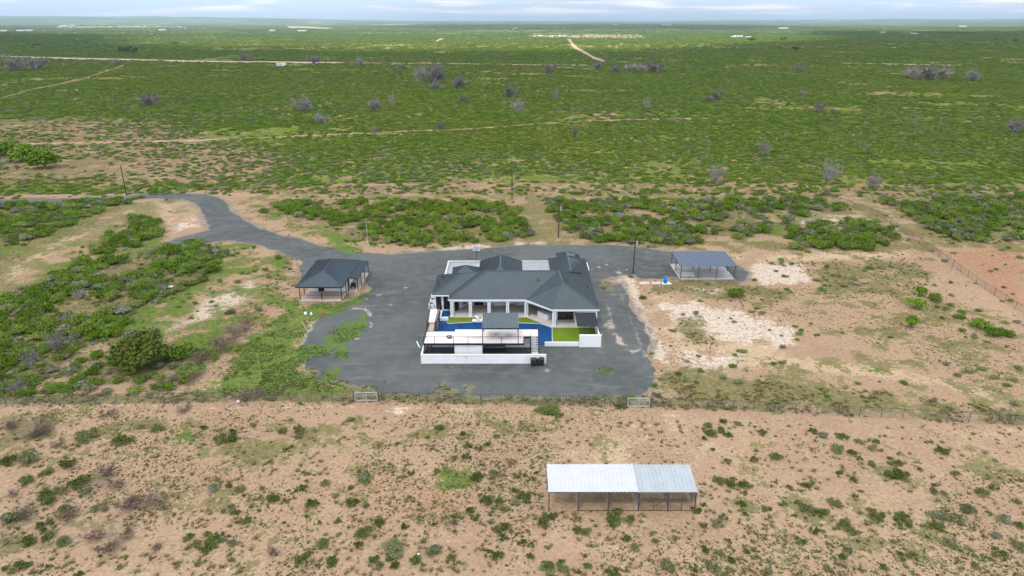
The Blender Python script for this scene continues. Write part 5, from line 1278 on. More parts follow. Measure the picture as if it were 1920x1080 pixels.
FB = [(1384,70,44,5,14,'long white building on the sunlit plain far to the right'),(1404,71.5,26,4,12,'lower tan-fronted building beside the long white one far right'),(1375,70.5,20,4,12,'dark-fronted building left of the long white one far right'),
      (38,58.5,60,7,20,'pale farm shed far off at the left edge of the picture'),(54,58,50,7,20,'second pale farm shed from the left edge, far off'),(6,58.5,46,7,20,'farm shed cut by the left edge, far off'),(120,51.5,90,8,24,'pale barn at the left end of the tan field strip'),(136,51,60,7,20,'pale barn just right of another barn by the tan field strip'),
      (304,56.5,56,6,18,'bluish white house among dark trees on the far left plain'),(566,59,60,6,18,'white house at the right end of the far dark field'),(510,58.5,40,6,18,'small white house among trees by the far dark field'),
      (1656,62,30,5,14,'small white house on the far right plain'),(1714,63.5,36,4,14,'pale low shed by the tan strip on the far right'),(1470,53,90,8,30,'white shed on the light green far plain'),(1250,47,160,9,40,'white roofs at the end of a thin far road'),(1154,47,70,8,40,'tiny white house left of the far thin road'),(1112,42,120,9,40,'tiny white building just below the horizon, centre right'),(858,43,100,9,40,'tiny white building just below the horizon, centre'),(1806,49.5,90,9,40,'white shed near the horizon on the far right'),(395,33,0,0,0,'')]
for px, py, w, h, d, lab in FB:
    if w: far_house(px, py, w * .6, h * .62, d * .6, lab, roofm=M['farroof'])
def camper():
    x, y = P(527, 124); z = float(height(x, y)); o = thing('travel_trailer', (x, y, z), 'white camper trailer parked in the green brush before the far pale road', 'trailer')
    b = MB(); b.box(x - 4.2, x + 3.4, y - 1.3, y + 1.3, z + .6, z + 3.1); b.hexa([(x + 3.4, y - 1.3, z + 1.3), (x + 5.2, y - 1.3, z + 1.6), (x + 5.2, y + 1.3, z + 1.6), (x + 3.4, y + 1.3, z + 1.3), (x + 3.4, y - 1.3, z + 3.1), (x + 5.2, y - 1.3, z + 3.4), (x + 5.2, y + 1.3, z + 3.4), (x + 3.4, y + 1.3, z + 3.1)]); b.build('body', M['trim'], o)
    for dx in (-2.6, -.4, 1.8):
        g = MB(); g.box(x + dx - .6, x + dx + .6, y - 1.36, y - 1.31, z + 1.6, z + 2.5); g.build('window', M['glass'], o)
    for dx in (-1.0, .2):
        g = MB(); g.tube((x + dx, y - 1.35, z + .45), (x + dx, y - 1.05, z + .45), .45, n=12); g.build('wheel', M['bin'], o)
camper()
# ------------------------------------------------------------------ vegetation
def leaf_mat(name, dark, light, alt=None, rough=0.7):
    m = bpy.data.materials.new(name); m.use_nodes = True
    t = NT(m); b = t.n['Principled BSDF']; b.inputs['Roughness'].default_value = rough; b.inputs['Specular IOR Level'].default_value = 0.0
    at = t.n.new('ShaderNodeAttribute'); at.attribute_name = 'tone'
    oi = t.n.new('ShaderNodeObjectInfo')
    c = t.mix(at.outputs['Fac'], dark, light)
    c = t.mix(t.step(oi.outputs['Random'], .55, 1.0), c, t.mix(at.outputs['Fac'], tuple(v * .9 for v in (alt or light)), alt or light))
    if name == 'mesquite_leaves':        # broad drifts of yellower spring growth over the plain
        geo = t.n.new('ShaderNodeNewGeometry'); wide = t.noise(geo.outputs['Position'], 0.0045, 4, .6, .4); loc = t.noise(geo.outputs['Position'], 0.03, 3, .6)
        c = t.mix(t.math('MULTIPLY', t.step(wide, .46, .64), .75), c, t.mix(at.outputs['Fac'], (0.080, 0.115, 0.012), (0.19, 0.245, 0.028)))
        c = t.mix(t.math('MULTIPLY', t.step(loc, .52, .68), .35), c, t.mix(at.outputs['Fac'], (0.060, 0.085, 0.022), (0.135, 0.175, 0.055)))
    hs = t.n.new('ShaderNodeHueSaturation'); t.l.new(c, hs.inputs['Color'])
    t.l.new(t.math('ADD', .78, t.math('MULTIPLY', oi.outputs['Random'], .42)), hs.inputs['Value'])
    t.l.new(hs.outputs[0], b.inputs['Base Color'])
    return m
VM = dict(
    green=leaf_mat('mesquite_leaves', (0.052, 0.100, 0.010), (0.138, 0.228, 0.024), (0.150, 0.195, 0.040)),
    sage=leaf_mat('grey_green_leaves', (0.062, 0.088, 0.030), (0.145, 0.185, 0.068), (0.155, 0.165, 0.088)),
    low=leaf_mat('low_shrub_leaves', (0.034, 0.056, 0.010), (0.115, 0.150, 0.034), (0.12, 0.13, 0.06)),
    dry=leaf_mat('dead_twigs', (0.105, 0.072, 0.055), (0.20, 0.145, 0.115)),
    bare=leaf_mat('bare_grey_twigs', (0.135, 0.125, 0.115), (0.26, 0.24, 0.225)),
    oak=leaf_mat('dark_tree_leaves', (0.025, 0.052, 0.010), (0.088, 0.122, 0.022), (0.08, 0.10, 0.02)),
    bright=leaf_mat('spring_leaves', (0.075, 0.14, 0.012), (0.17, 0.27, 0.025), (0.15, 0.23, 0.03)),
    grass=leaf_mat('green_grass_blades', (0.055, 0.105, 0.015), (0.13, 0.20, 0.03), (0.13, 0.15, 0.05)),
    olive=leaf_mat('dry_olive_grass', (0.13, 0.115, 0.045), (0.30, 0.25, 0.12), (0.19, 0.18, 0.07)),
    weed=leaf_mat('weed_leaves', (0.050, 0.065, 0.022), (0.12, 0.13, 0.05), (0.17, 0.13, 0.085)),
    rust=leaf_mat('russet_twigs', (0.12, 0.06, 0.03), (0.2, 0.1, 0.05)),
)
VM['bark'] = M['wood']

def quads_mesh(name, cen, nrm, size, tone, mats, midx=None, stretch=1.0):
    """one mesh of leaf-sized quads"""
    n = len(cen)
    a = np.cross(nrm, RNG.normal(size=(n, 3))); a /= np.linalg.norm(a, axis=1, keepdims=True) + 1e-9
    b = np.cross(nrm, a)
    s = np.asarray(size).reshape(-1, 1) * np.ones((n, 1)); st = np.asarray(stretch).reshape(-1, 1) * np.ones((n, 1))
    co = np.stack([cen - a * s * st - b * s * .2, cen - a * s * st * .1 - b * s, cen + a * s * st + b * s * .15, cen + a * s * st * .1 + b * s], 1).reshape(-1, 3)
    return raw_mesh(name, co, np.arange(4 * n).reshape(n, 4), tone, mats, midx)
def raw_mesh(name, co, quads, tone, mats, midx=None):
    me = bpy.data.meshes.new(name); n = len(quads)
    me.vertices.add(len(co)); me.vertices.foreach_set('co', np.asarray(co, np.float32).ravel())
    me.loops.add(4 * n); me.loops.foreach_set('vertex_index', np.asarray(quads).ravel())
    me.polygons.add(n); me.polygons.foreach_set('loop_start', np.arange(n) * 4)
    for m in mats: me.materials.append(m)
    if midx is not None: me.polygons.foreach_set('material_index', np.asarray(midx, np.int32))
    me.update(calc_edges=True)
    at = me.attributes.new('tone', 'FLOAT', 'FACE'); at.data.foreach_set('value', np.asarray(tone, np.float32))
    return me
def twig_quads(paths, w):
    """thin crossing strips along straight twigs: list of (p, q)"""
    p = np.array([a for a, b in paths]); q = np.array([b for a, b in paths]); d = q - p
    d /= np.linalg.norm(d, axis=1, keepdims=True) + 1e-9
    s = np.cross(d, RNG.normal(size=d.shape)); s /= np.linalg.norm(s, axis=1, keepdims=True) + 1e-9
    w = np.asarray(w).reshape(-1, 1)
    return np.stack([p - s * w, p + s * w, q + s * w * .45, q - s * w * .45], 1).reshape(-1, 3), len(p)
def crown_points(n, lobes, shell=.55):
    """points spread through a union of ellipsoid lobes (cx,cy,cz,rx,ry,rz), denser toward the lobe skin"""
    wts = np.array([l[3] * l[4] * l[5] for l in lobes]) ** .75; wts /= wts.sum()
    k = RNG.choice(len(lobes), n, p=wts); L = np.array(lobes)[k]
    d = RNG.normal(size=(n, 3)); d /= np.linalg.norm(d, axis=1, keepdims=True)
    d[:, 2] = np.where(d[:, 2] < -.25, -d[:, 2] * .6, d[:, 2])
    r = (shell + (1 - shell) * RNG.random(n) ** .6) * (1 + RNG.normal(size=n) * .10)
    c = L[:, :3] + d * r[:, None] * L[:, 3:]
    nr = d + RNG.normal(size=(n, 3)) * .55 + np.array([0, 0, .35]); nr /= np.linalg.norm(nr, axis=1, keepdims=True)
    return c, nr, k
def bush_lobes(n, flat=1.0, spread=.62):
    out = []
    for i in range(n):
        a = random.uniform(0, 6.283); r = spread * math.sqrt(random.random()); s = random.uniform(.34, .55) * (1.15 - .3 * r)
        out.append((r * math.cos(a), r * math.sin(a), random.uniform(.28, .55) * (1.1 - .5 * r), s, s, random.uniform(.30, .46)))
    return out
def bush_mesh(name, mkey, n=420, leaf=.075, lobes=7, twigs=10, mixk=None, mixp=0.0, stretch=1.3, loose=0):
    lb = bush_lobes(lobes)
    if loose: lb = [(l[0] * 1.35, l[1] * 1.35, l[2] * .8, l[3] * random.uniform(.45, .8), l[4] * random.uniform(.45, .8), l[5] * random.uniform(.6, 1.1)) for l in lb]
    c, nr, k = crown_points(n, lb)
    c[:, 2] = np.maximum(c[:, 2], .03)
    base = RNG.random(lobes) * .5
    tone = np.clip(base[k] + RNG.random(n) * .5, 0, 1)
    mats = [VM[mkey], VM[mixk or mkey], M['wood']]
    mi = np.where(RNG.random(lobes)[k] < mixp, 1, 0)
    a = np.cross(nr, RNG.normal(size=(n, 3))); a /= np.linalg.norm(a, axis=1, keepdims=True) + 1e-9; b = np.cross(nr, a)
    s = leaf * RNG.uniform(.6, 1.35, (n, 1))
    co = np.stack([c - a * s * stretch, c - b * s, c + a * s * stretch, c + b * s], 1).reshape(-1, 3)
    pth = []
    for i in range(twigs):
        l = lb[i % len(lb)]; pth.append(((random.uniform(-.08, .08), random.uniform(-.08, .08), 0), (l[0] + random.uniform(-.2, .2), l[1] + random.uniform(-.2, .2), l[2] + l[5] * random.uniform(.3, 1.0))))
    tc, tn = twig_quads(pth, np.full(len(pth), .018))
    co = np.vstack([co, tc]); q = np.arange(len(co)).reshape(-1, 4)
    return raw_mesh(name, co, q, np.concatenate([tone, np.full(tn, .5)]), mats, np.concatenate([mi, np.full(tn, 2)]))
def bare_mesh(name, mkey='bare', n=260, w=.011):
    """leafless twiggy crown: limbs that fork into many thin twigs"""
    pth, ws = [], []
    for i in range(7):
        a = random.uniform(0, 6.283); q = np.array([.45 * math.cos(a), .45 * math.sin(a), random.uniform(.4, .62)]); p = np.array([0, 0, .05])
        pth.append((p, q)); ws.append(w * 2.6)
        for j in range(6):
            d = RNG.normal(size=3) * .26 + np.array([.3 * math.cos(a), .3 * math.sin(a), .16]); s = p + (q - p) * random.uniform(.5, 1); e = s + d
            e[2] = max(e[2], .1); pth.append((s, e)); ws.append(w * 1.4)
            for m_ in range(max(1, n // 42)):
                f = s + (e - s) * random.uniform(.3, 1); g = f + RNG.normal(size=3) * .17 + np.array([0, 0, .05]); g[2] = max(g[2], .05); pth.append((f, g)); ws.append(w)
    co, k = twig_quads(pth, np.array(ws))
    return raw_mesh(name, co, np.arange(len(co)).reshape(-1, 4), RNG.random(k), [VM[mkey]])
def tuft_mesh(name, mkey, n=16, w=.05, lean=.5, h=1.0):
    p, q = [], []
    for i in range(n):
        a = random.uniform(0, 6.283); r = random.uniform(0, .45); l = random.uniform(.3, 1) * lean
        b0 = (r * math.cos(a), r * math.sin(a), 0); p.append((b0, (b0[0] + l * math.cos(a), b0[1] + l * math.sin(a), h * random.uniform(.5, 1))))
    co, k = twig_quads(p, np.full(n, w))
    co = co.reshape(-1, 4, 3); co[:, 2:, :] = co[:, 2:, :]
    return raw_mesh(name, co.reshape(-1, 3), np.arange(4 * k).reshape(-1, 4), RNG.random(k), [VM[mkey]])
def weed_mesh(name, mkey, n=26, leaf=.13):
    c, nr, k = crown_points(n, [(0, 0, .3, .55, .55, .4), (.3, .2, .2, .4, .4, .3), (-.3, -.1, .22, .4, .4, .3)], .3)
    c[:, 2] = np.maximum(c[:, 2], .02)
    return quads_mesh(name, c, nr, leaf * RNG.uniform(.6, 1.4, n), RNG.random(n), [VM[mkey]], None, 1.6)

GREEN = [bush_mesh('shrub_mesh', 'green', 900, .055, 10, 12, 'sage', .10) for _ in range(6)]
SAGE = [bush_mesh('shrub_mesh', 'sage', 700, .050, 9, 20, 'bare', .10, 1.8) for _ in range(3)]
LOW = [bush_mesh('low_shrub_mesh', 'low', 900, .036, 12, 12, 'sage', .16, 2.4, 1) for _ in range(4)]
DRY = [bare_mesh('dry_mesh', 'dry', 420, .011) for _ in range(2)]
BARE = [bare_mesh('bare_mesh', 'bare', 700, .0085) for _ in range(3)]
BAREFAR = [bare_mesh('bare_mesh', 'bare', 520, .02) for _ in range(2)]

def masks_at(x, y, layer):
    px, py = proj(np.asarray(x, float), np.asarray(y, float), 0.0)
    m = np.zeros(px.shape)
    for poly, fe, st in ZONES[layer]: m = np.maximum(m, st * poly_mask(px, py, poly, fe))
    return m
RECTS = [(-13.6, 87, 14.2, 131.7), (-37.5, 110.5, -27.6, 125), (31.5, 121, 42.7, 130.4), (23.6, 118.5, 30.2, 120.4), (3.4, 55.8, 18.7, 60.0)]
def blocked(x, y, pad=0.0, drive=True):
    x = np.asarray(x, float); y = np.asarray(y, float)
    b = np.zeros(x.shape, bool)
    for x0, y0, x1, y1 in RECTS: b |= (x > x0 - pad) & (x < x1 + pad) & (y > y0 - pad) & (y < y1 + pad)
    if drive:
        px, py = proj(x, y, 0.0); b |= poly_mask(px, py, DRIVE_PX, (6, 3)) > .45
        if pad > .3:
            for c in CLEAR_PX: b |= poly_mask(px, py, c, (8, 4)) > .5
    return b
MARKS = [('the livestock shed', 11, 57.5), ('the west field gate', -18.8, 76.9), ('the east field gate', 16.1, 75.4), ('the guest house', -33, 117), ('the solar carport', 37, 125), ('the reddish transformer pole', 23.6, 124.7),
         ('the road-bend pole', -107.8, 187.3), ('the track-side pole', 0, 184.8), ('the mown-strip pole', 10.5, 148.5), ('the short dark pole', -10.6, 144.5), ('the big dark tree', *P(265, 690)), ('the camper trailer', *P(527, 124)), ('the rusty east fence', 89.5, 139)]
USED = {}
def where(x, y):
    nm, mx, my = min(MARKS, key=lambda m: math.hypot((x - m[1]), (y - m[2])))
    dx, dy = x - mx, y - my
    a, b = abs(round(dx)), abs(round(dy))
    s = []
    if a: s.append('%d m %s' % (a, 'right' if dx > 0 else 'left'))
    if b: s.append('%d m %s' % (b, 'beyond' if dy > 0 else 'before'))
    return (', '.join(s) or 'beside') + (' of ' if len(s) == 1 and a else ' ') + nm
def put(name, me, x, y, sx, sy, sz, label, cat, group=None, rz=None, lift=0.0):
    o = bpy.data.objects.new(name, me); COL.objects.link(o)
    o.location = (x, y, float(height(x, y)) + lift); o.rotation_euler = (0, 0, random.uniform(0, 6.28) if rz is None else rz); o.scale = (sx, sy, sz)
    k = USED.get(label, 0); USED[label] = k + 1
    return tag(o, label, cat, group)

# ---- shrubs of the near brush: the 300 that show largest are objects, the rest go to the brush mass
def scatter(poly, cell, rr, hr, cover=1.0, sage=.15, seedn=0, feather=(14, 6), mindf=.75):
    xs, ys = zip(*[P(max(-700, min(2600, a)), max(70, b)) for a, b in poly])
    x0, x1, y0, y1 = min(xs), max(xs), min(ys), max(ys)
    gx, gy = np.meshgrid(np.arange(x0, x1, cell), np.arange(y0, y1, cell))
    gx = (gx + RNG.uniform(-.5, .5, gx.shape) * cell).ravel(); gy = (gy + RNG.uniform(-.5, .5, gy.shape) * cell).ravel()
    px, py = proj(gx, gy, 0.0)
    keep = poly_mask(px, py, poly, feather) > RNG.uniform(.3, .8, px.shape)
    keep &= fbm(gx / 7.0, gy / 7.0, 50 + seedn, 3) < .30 + cover * .38
    keep &= ~blocked(gx, gy, .6)
    out = []
    for x, y in zip(gx[keep], gy[keep]):
        r = random.uniform(*rr) * random.uniform(.8, 1.1); out.append((x, y, r, random.uniform(*hr) * (.6 + .4 * r / rr[1]), 'sage' if random.random() < sage else 'green'))
    return out
NEAR = []
NEAR += scatter([(-700,385),(250,372),(240,395),(150,440),(60,490),(-700,560)], 2.6, (1.2, 2.3), (1.2, 2.0), .95, .22, 1)
NEAR += scatter([(150,470),(262,403),(310,430),(300,450),(180,482)], 2.2, (1.1, 2.0), (1.2, 2.0), .98, .1, 2)
NEAR += scatter([(0,545),(130,500),(250,478),(380,452),(435,468),(395,520),(310,560),(240,595),(200,650),(110,640),(0,720),(-500,740),(-500,620)], 2.3, (1.1, 2.1), (1.2, 2.2), .92, .2, 3)
NEAR += scatter([(-500,640),(160,640),(240,700),(330,660),(375,660),(400,730),(250,742),(-500,752)], 2.3, (.8, 1.5), (.7, 1.4), .75, .3, 4)
NEAR += scatter([(500,378),(960,376),(985,410),(1012,445),(830,463),(720,464),(680,430),(540,405)], 2.3, (1.1, 2.2), (1.2, 2.0), .84, .05, 5)
NEAR += scatter([(1020,376),(1330,372),(1550,374),(1540,395),(1440,400),(1450,440),(1300,460),(1170,460),(1060,450)], 2.4, (1.1, 2.3), (1.2, 2.3), .82, .28, 6)
NEAR += scatter([(1478,428),(1600,410),(1700,442),(1690,462),(1580,474),(1480,470)], 2.2, (1.2, 2.2), (1.3, 2.2), .9, .12, 7)
NEAR += scatter([(1655,382),(1920,364),(2600,360),(2600,455),(1920,452),(1780,455),(1710,412)], 2.3, (1.1, 2.2), (1.1, 2.1), .95, .32, 8)
NEAR += scatter([(270,470),(560,475),(552,560),(450,640),(380,700),(300,720)], 4.2, (.5, 1.0), (.5, .9), .25, .3, 9)
NEAR += scatter([(1180,470),(1700,465),(1900,600),(1920,690),(1700,670),(1500,560),(1230,520)], 5.5, (.5, 1.2), (.4, .9), .32, .25, 10)
NEAR += scatter([(1780,470),(1920,455),(2400,460),(2400,640),(1920,600)], 5.0, (.5, 1.0), (.4, .8), .3, .25, 12)
hand = [(1378,556,32,22,'green'),(1722,553,28,24,'bright'),(1712,578,32,28,'bright'),(1708,612,30,30,'bright'),(1748,563,30,16,'green'),(1838,612,36,20,'bright'),(1862,630,34,22,'green'),(1890,630,26,14,'green'),
        (345,672,50,38,'green'),(405,668,18,20,'green'),(260,640,50,30,'sage'),(520,388,30,14,'green'),(495,398,20,10,'green'),(560,405,20,10,'green'),(1030,772,50,9,'low'),(1205,560,14,8,'low'),
        (1505,405,28,16,'green'),(1570,395,34,22,'green'),(1478,420,30,22,'sage')]
VM_MESH = {'bright': [bush_mesh('shrub_mesh', 'bright', 520, .07, 8, 10) for _ in range(2)]}
for px, py, w, h, k in hand:
    x, y = P(px, py); s = y * CP + CAM_H * SP
    NEAR.append((x, y, w / 2 * s / FPX * 1.15, h * s / FPX * .92, k))
NEAR.sort(key=lambda b: -b[2] * b[3] / (b[1] ** 2 + CAM_H ** 2) * (1 if -60 < proj(b[0], b[1])[0] < 1980 else .01))
LOOK = {'green': 'bright green shrub', 'sage': 'grey-green twiggy shrub', 'bright': 'yellow-green leafy shrub', 'low': 'dark green low shrub'}
REST = []
for i, (x, y, r, h, k) in enumerate(NEAR):
    if i < 300:
        me = random.choice({'green': GREEN, 'sage': SAGE, 'bright': VM_MESH['bright'], 'low': LOW}[k])
        size = 'large ' if r > 1.9 else 'small ' if r < 1.0 else ''
        put('shrub', me, x, y, r * random.uniform(.9, 1.1), r * random.uniform(.9, 1.1), h, size + LOOK[k] + ' ' + where(x, y), 'shrub', 'shrubs of the brush around the yard')
    else: REST.append((x, y, r, h, k))

# ---- low shrubs of the near paddock
LOWPX = [(163,815,40,20),(155,830,26,14),(228,825,42,18),(265,800,18,10),(293,803,24,12),(430,818,40,22),(415,828,20,12),(530,808,20,16),(562,805,24,26),(560,818,16,10),(382,802,18,12),(476,796,16,8),(55,860,44,30),(15,865,32,22),(128,870,36,22),(90,885,30,14),(52,900,28,20),(100,927,48,26),(150,905,40,28),(160,922,22,16),(190,950,30,18),(122,955,26,22),(20,970,34,30),(85,985,30,18),(55,1015,30,22),(95,1003,26,20),(118,1016,34,18),(85,1010,18,14),(25,1065,34,18),(50,1060,20,12),(148,1077,18,14),(402,915,24,18),(450,918,26,14),(430,911,14,10),(408,899,14,8),(430,955,24,12),(443,961,18,10),(460,976,24,10),(355,1007,24,14),(385,1015,40,24),(410,1004,20,18),(388,1030,18,16),(435,1018,18,20),(375,1054,20,12),(570,914,18,18),(512,934,24,14),(585,945,26,24),(606,1017,28,20),(560,1050,24,20),(575,1040,18,12),(622,1050,22,18),(595,1060,14,10),(610,905,20,10),
 (657,787,16,10),(825,802,22,14),(867,813,14,12),(898,840,16,10),(914,833,14,10),(930,818,16,8),(877,836,16,12),(875,855,18,14),(853,858,14,10),(685,897,34,14),(657,914,14,8),(770,887,14,10),(660,943,24,18),(686,948,16,14),(710,978,24,22),(757,988,16,16),(680,1000,36,26),(672,1022,20,20),(740,1025,56,18),(730,1048,16,10),(700,1050,20,14),(712,1058,18,20),(815,1034,30,18),(845,1048,20,16),(740,1060,24,14),(780,1050,20,22),(893,895,26,20),(930,890,26,18),(970,891,16,8),(966,920,18,10),(985,932,30,14),(935,938,20,12),(967,942,18,12),(913,938,26,16),(880,957,20,20),(890,970,18,12),(945,954,14,10),(920,978,14,10),(930,992,16,16),(948,988,20,16),(945,1008,20,12),(932,1041,24,18),(980,1016,16,12),(996,1022,16,12),(1020,980,24,26),(1035,967,20,10),(1085,993,22,14),(1096,998,24,14),(1082,972,16,12),(995,1042,14,14),(1160,968,44,22),(1148,985,18,16),(1305,957,22,10),(1175,1010,16,14),(1190,1025,24,16),(1228,1015,16,12),(1250,1060,30,20),(1150,1075,30,16),(1040,1068,50,20),(1100,1060,18,12),(1047,778,18,12),(1165,762,20,8),
 (1335,805,46,12),(1365,815,20,10),(1355,790,18,8),(1383,794,16,10),(1430,811,20,8),(1320,822,14,8),(1365,865,16,12),(1414,862,18,14),(1455,856,26,14),(1570,841,32,14),(1595,848,22,14),(1525,808,22,8),(1540,816,22,10),(1578,818,28,10),(1612,828,18,8),(1640,840,24,12),(1635,870,18,10),(1675,866,26,10),(1612,860,14,10),(1680,890,40,22),(1573,886,14,8),(1600,900,14,10),(1512,910,22,10),(1375,905,30,18),(1398,908,24,16),(1350,900,24,12),(1395,925,14,8),(1392,945,18,12),(1355,970,18,24),(1345,982,24,12),(1398,963,14,10),(1433,953,14,12),(1472,944,14,10),(1495,942,12,8),(1512,953,28,20),(1535,962,20,12),(1565,943,28,14),(1545,960,24,14),(1525,995,16,18),(1585,985,26,18),(1600,998,22,14),(1640,965,34,10),(1690,970,36,14),(1703,985,16,10),(1685,985,18,10),(1749,920,18,14),(1770,925,18,10),(1764,845,24,14),(1790,888,20,14),(1838,922,34,16),(1862,913,18,12),(1815,955,24,22),(1760,967,36,14),(1795,975,26,16),(1755,985,30,12),(1880,972,30,16),(1865,1003,24,12),(1910,985,20,16),(1905,1020,28,20),(1905,940,18,12),(1500,1015,22,14),(1578,1045,18,24),(1590,1032,16,18),(1550,1065,22,12),(1695,1043,26,12),(1655,1062,18,16),(1780,1020,24,14),(1870,1035,26,14),(1330,1060,24,20),(1355,1072,34,16),(1440,1072,26,18),(1300,1065,20,14),(1370,1050,14,18),(1400,1035,14,14)]
low = []
for px, py, w, h in LOWPX:
    x, y = P(px, py + h * .18); s = y * CP + CAM_H * SP
    low.append((x, y, w / 2 * s / FPX * 1.1, max(.3, h * s / FPX * .75), 1))
while len(low) < 300:
    px, py = random.uniform(-40, 1960), 770 + 305 * math.sqrt(random.random())
    x, y = P(px, py)
    if blocked([x], [y], .5)[0] or (1100 < px < 1320 and py < 880) or fbm(x / 6, y / 6, 77, 3) > .55: continue
    s = y * CP + CAM_H * SP; w = random.uniform(7, 16)
    low.append((x, y, w / 2 * s / FPX, random.uniform(.15, .32), 0))
for x, y, r, h, k in low:
    size = 'broad ' if r > .95 else 'tiny ' if r < .45 else ''
    k2 = random.random(); me = random.choice(SAGE if k2 < .10 else LOW)
    put('low_shrub', me, x, y, r * random.uniform(.85, 1.15), r * random.uniform(.85, 1.15), h, size + ('grey-green' if k2 < .10 else 'dark green') + ' low shrub ' + where(x, y), 'shrub', 'low shrubs scattered over the bare paddock')
# ---- dead brown brush
for px, py, w, h in [(420,650,70,22),(445,625,60,20),(385,675,50,18),(460,605,40,14),(355,715,50,16),(300,725,40,14),(470,745,56,18),(255,955,60,34),(290,945,50,26),(200,895,40,28),(215,915,44,24),(180,1010,40,24),(205,1035,46,24),(235,1000,36,18),(60,815,60,22),(95,808,44,18),(30,800,40,18),(110,835,36,16),(60,965,50,24),(30,930,30,20),(130,970,40,22),(505,1040,34,18),(300,1030,30,16),(1318,990,20,16),(205,780,40,12),(345,770,36,12),(240,1010,30,16),(1570,520,16,8),(1845,850,16,8),(960,870,24,14),(850,985,24,12)]:
    x, y = P(px, py); s = y * CP + CAM_H * SP
    put('dead_bush', random.choice(DRY), x, y, w / 2 * s / FPX * 1.15, w / 2 * s / FPX * .9, h * s / FPX * .8, 'brown leafless brush ' + where(x, y), 'bush', 'dead brown brush on the slopes')
# ---- grey leafless trees
for px, py, w, h in [(38,131,44,26),(68,131,50,28),(285,198,40,25),(565,210,40,28),(605,232,30,20),(700,208,30,22),(788,152,30,26),(808,156,50,36),(855,166,36,26),(815,169,24,16),(957,183,32,24),(972,212,28,24),(870,192,20,12),(1033,138,28,18),(1115,130,28,14),(1148,136,25,14),(1180,135,30,16),(1230,136,42,22),(1205,134,26,14),(1347,188,26,18),(1330,190,14,10),(1537,211,24,20),(1562,216,15,14),(1430,292,28,30),(1700,147,36,22),(1735,149,50,26),(1765,149,36,22),(1830,152,38,20),(1905,250,35,28),(1340,345,36,40),(1560,343,45,40),(1643,354,38,27),(215,122,20,14),(1212,205,14,20),(1040,188,14,22),(680,122,22,14),(750,130,18,10),(462,112,26,14),(588,120,28,16),(828,242,16,14),(735,200,12,24),(1075,260,12,22),(700,250,12,14),(1500,135,24,12),(1508,180,18,10),(60,690,34,44),(110,655,50,36),(30,735,44,30),(290,480,26,16),(150,560,26,18)]:
    x, y = P(px, py); s = y * CP + CAM_H * SP; far = y > 260
    put('leafless_tree', random.choice(BAREFAR if far else BARE), x, y, w / 2 * s / FPX * 1.05, w / 2 * s / FPX * 1.05, h * s / FPX * .95, 'grey leafless tree ' + where(x, y), 'tree', 'grey leafless trees standing in the green brush')
# ---- trees with trunk and crown
def tree(name, px, py, w, h, label, mkey, n=1500, leaf=.05, lob=12, mixk=None, mixp=0.0, lowc=0.0):
    x, y = P(px, py); s = y * CP + CAM_H * SP; R, Hh = w / 2 * s / FPX, h * s / FPX * 1.0
    o = empty(name, (x, y, float(height(x, y))), label, 'tree')
    lb = []
    for i in range(lob):
        a = random.uniform(0, 6.283); r = .62 * math.sqrt(random.random()); q = random.uniform(.28, .42)
        lb.append((r * math.cos(a), r * math.sin(a), .45 - lowc + random.uniform(-.12, .30) * (1 - .5 * r), q, q, q * .75))
    c, nr, k = crown_points(n, lb, .45)
    tone = np.clip((RNG.random(lob) * .5)[k] + RNG.random(n) * .5, 0, 1)
    me = quads_mesh('crown', c * np.array([R, R, Hh]), nr, leaf * R * RNG.uniform(.6, 1.4, n), tone, [VM[mkey], VM[mixk or mkey]], np.where(RNG.random(n) < mixp, 1, 0), 1.4)
    cr = bpy.data.objects.new('crown', me); COL.objects.link(cr); cr.parent = o
    t = MB(); z0 = o.location.z
    t.tube((x, y, z0 - .1), (x + .1, y, z0 + Hh * .45), max(.1, R * .05), R * .03, n=7)
    for i in range(5):
        l = lb[i]; t.tube((x + .03, y, z0 + Hh * random.uniform(.1, .4)), (x + l[0] * R, y + l[1] * R, z0 + l[2] * Hh), R * .035, R * .012, n=6)
    t.build('trunk', M['wood'], o)
tree('dark_tree', 265, 688, 126, 72, 'big dark round tree with russet twigs on the slope inside the wire fence', 'oak', 5200, .036, 24, 'rust', .02, .12)
tree('mesquite_tree', 84, 316, 64, 58, 'bright yellow-green rounded tree, nearest of the three by the left edge', 'bright', 2200, .05, 16, lowc=.22)
tree('mesquite_tree', 46, 302, 52, 50, 'bright green tree just behind the nearest one by the left edge', 'bright', 1800, .055, 14, lowc=.22)
tree('mesquite_tree', 12, 292, 46, 44, 'bright green tree farthest back of three by the left edge', 'bright', 1700, .055, 14, lowc=.22)
for px, py, w, h, lab in [(1407,80,22,9,'dark tree right of the sunlit buildings'),(1467,79,14,8,'first dark round tree on the shaded far right rise'),(1868,80,13,7,'middle dark round tree on the shaded far right rise'),(1904,82,12,7,'dark round tree near the right edge of the far rise'),(1490,97,16,9,'dark tree beside a grey thicket on the far right plain'),(240,97,36,12,'dark tree group in the far left woods'),(66,83,14,6,'lone dark tree on the far left woods'),(326,82,14,6,'lone dark tree in the far woods above the pale road'),(612,118,22,14,'green tree beside a grey leafless one at the pale road'),(302,117,16,8,'green round bush at the pale far road')]:
    tree('far_tree', px, py, w, h, lab, 'low' if 'dark' in lab else 'bright', 260, .11, 8)

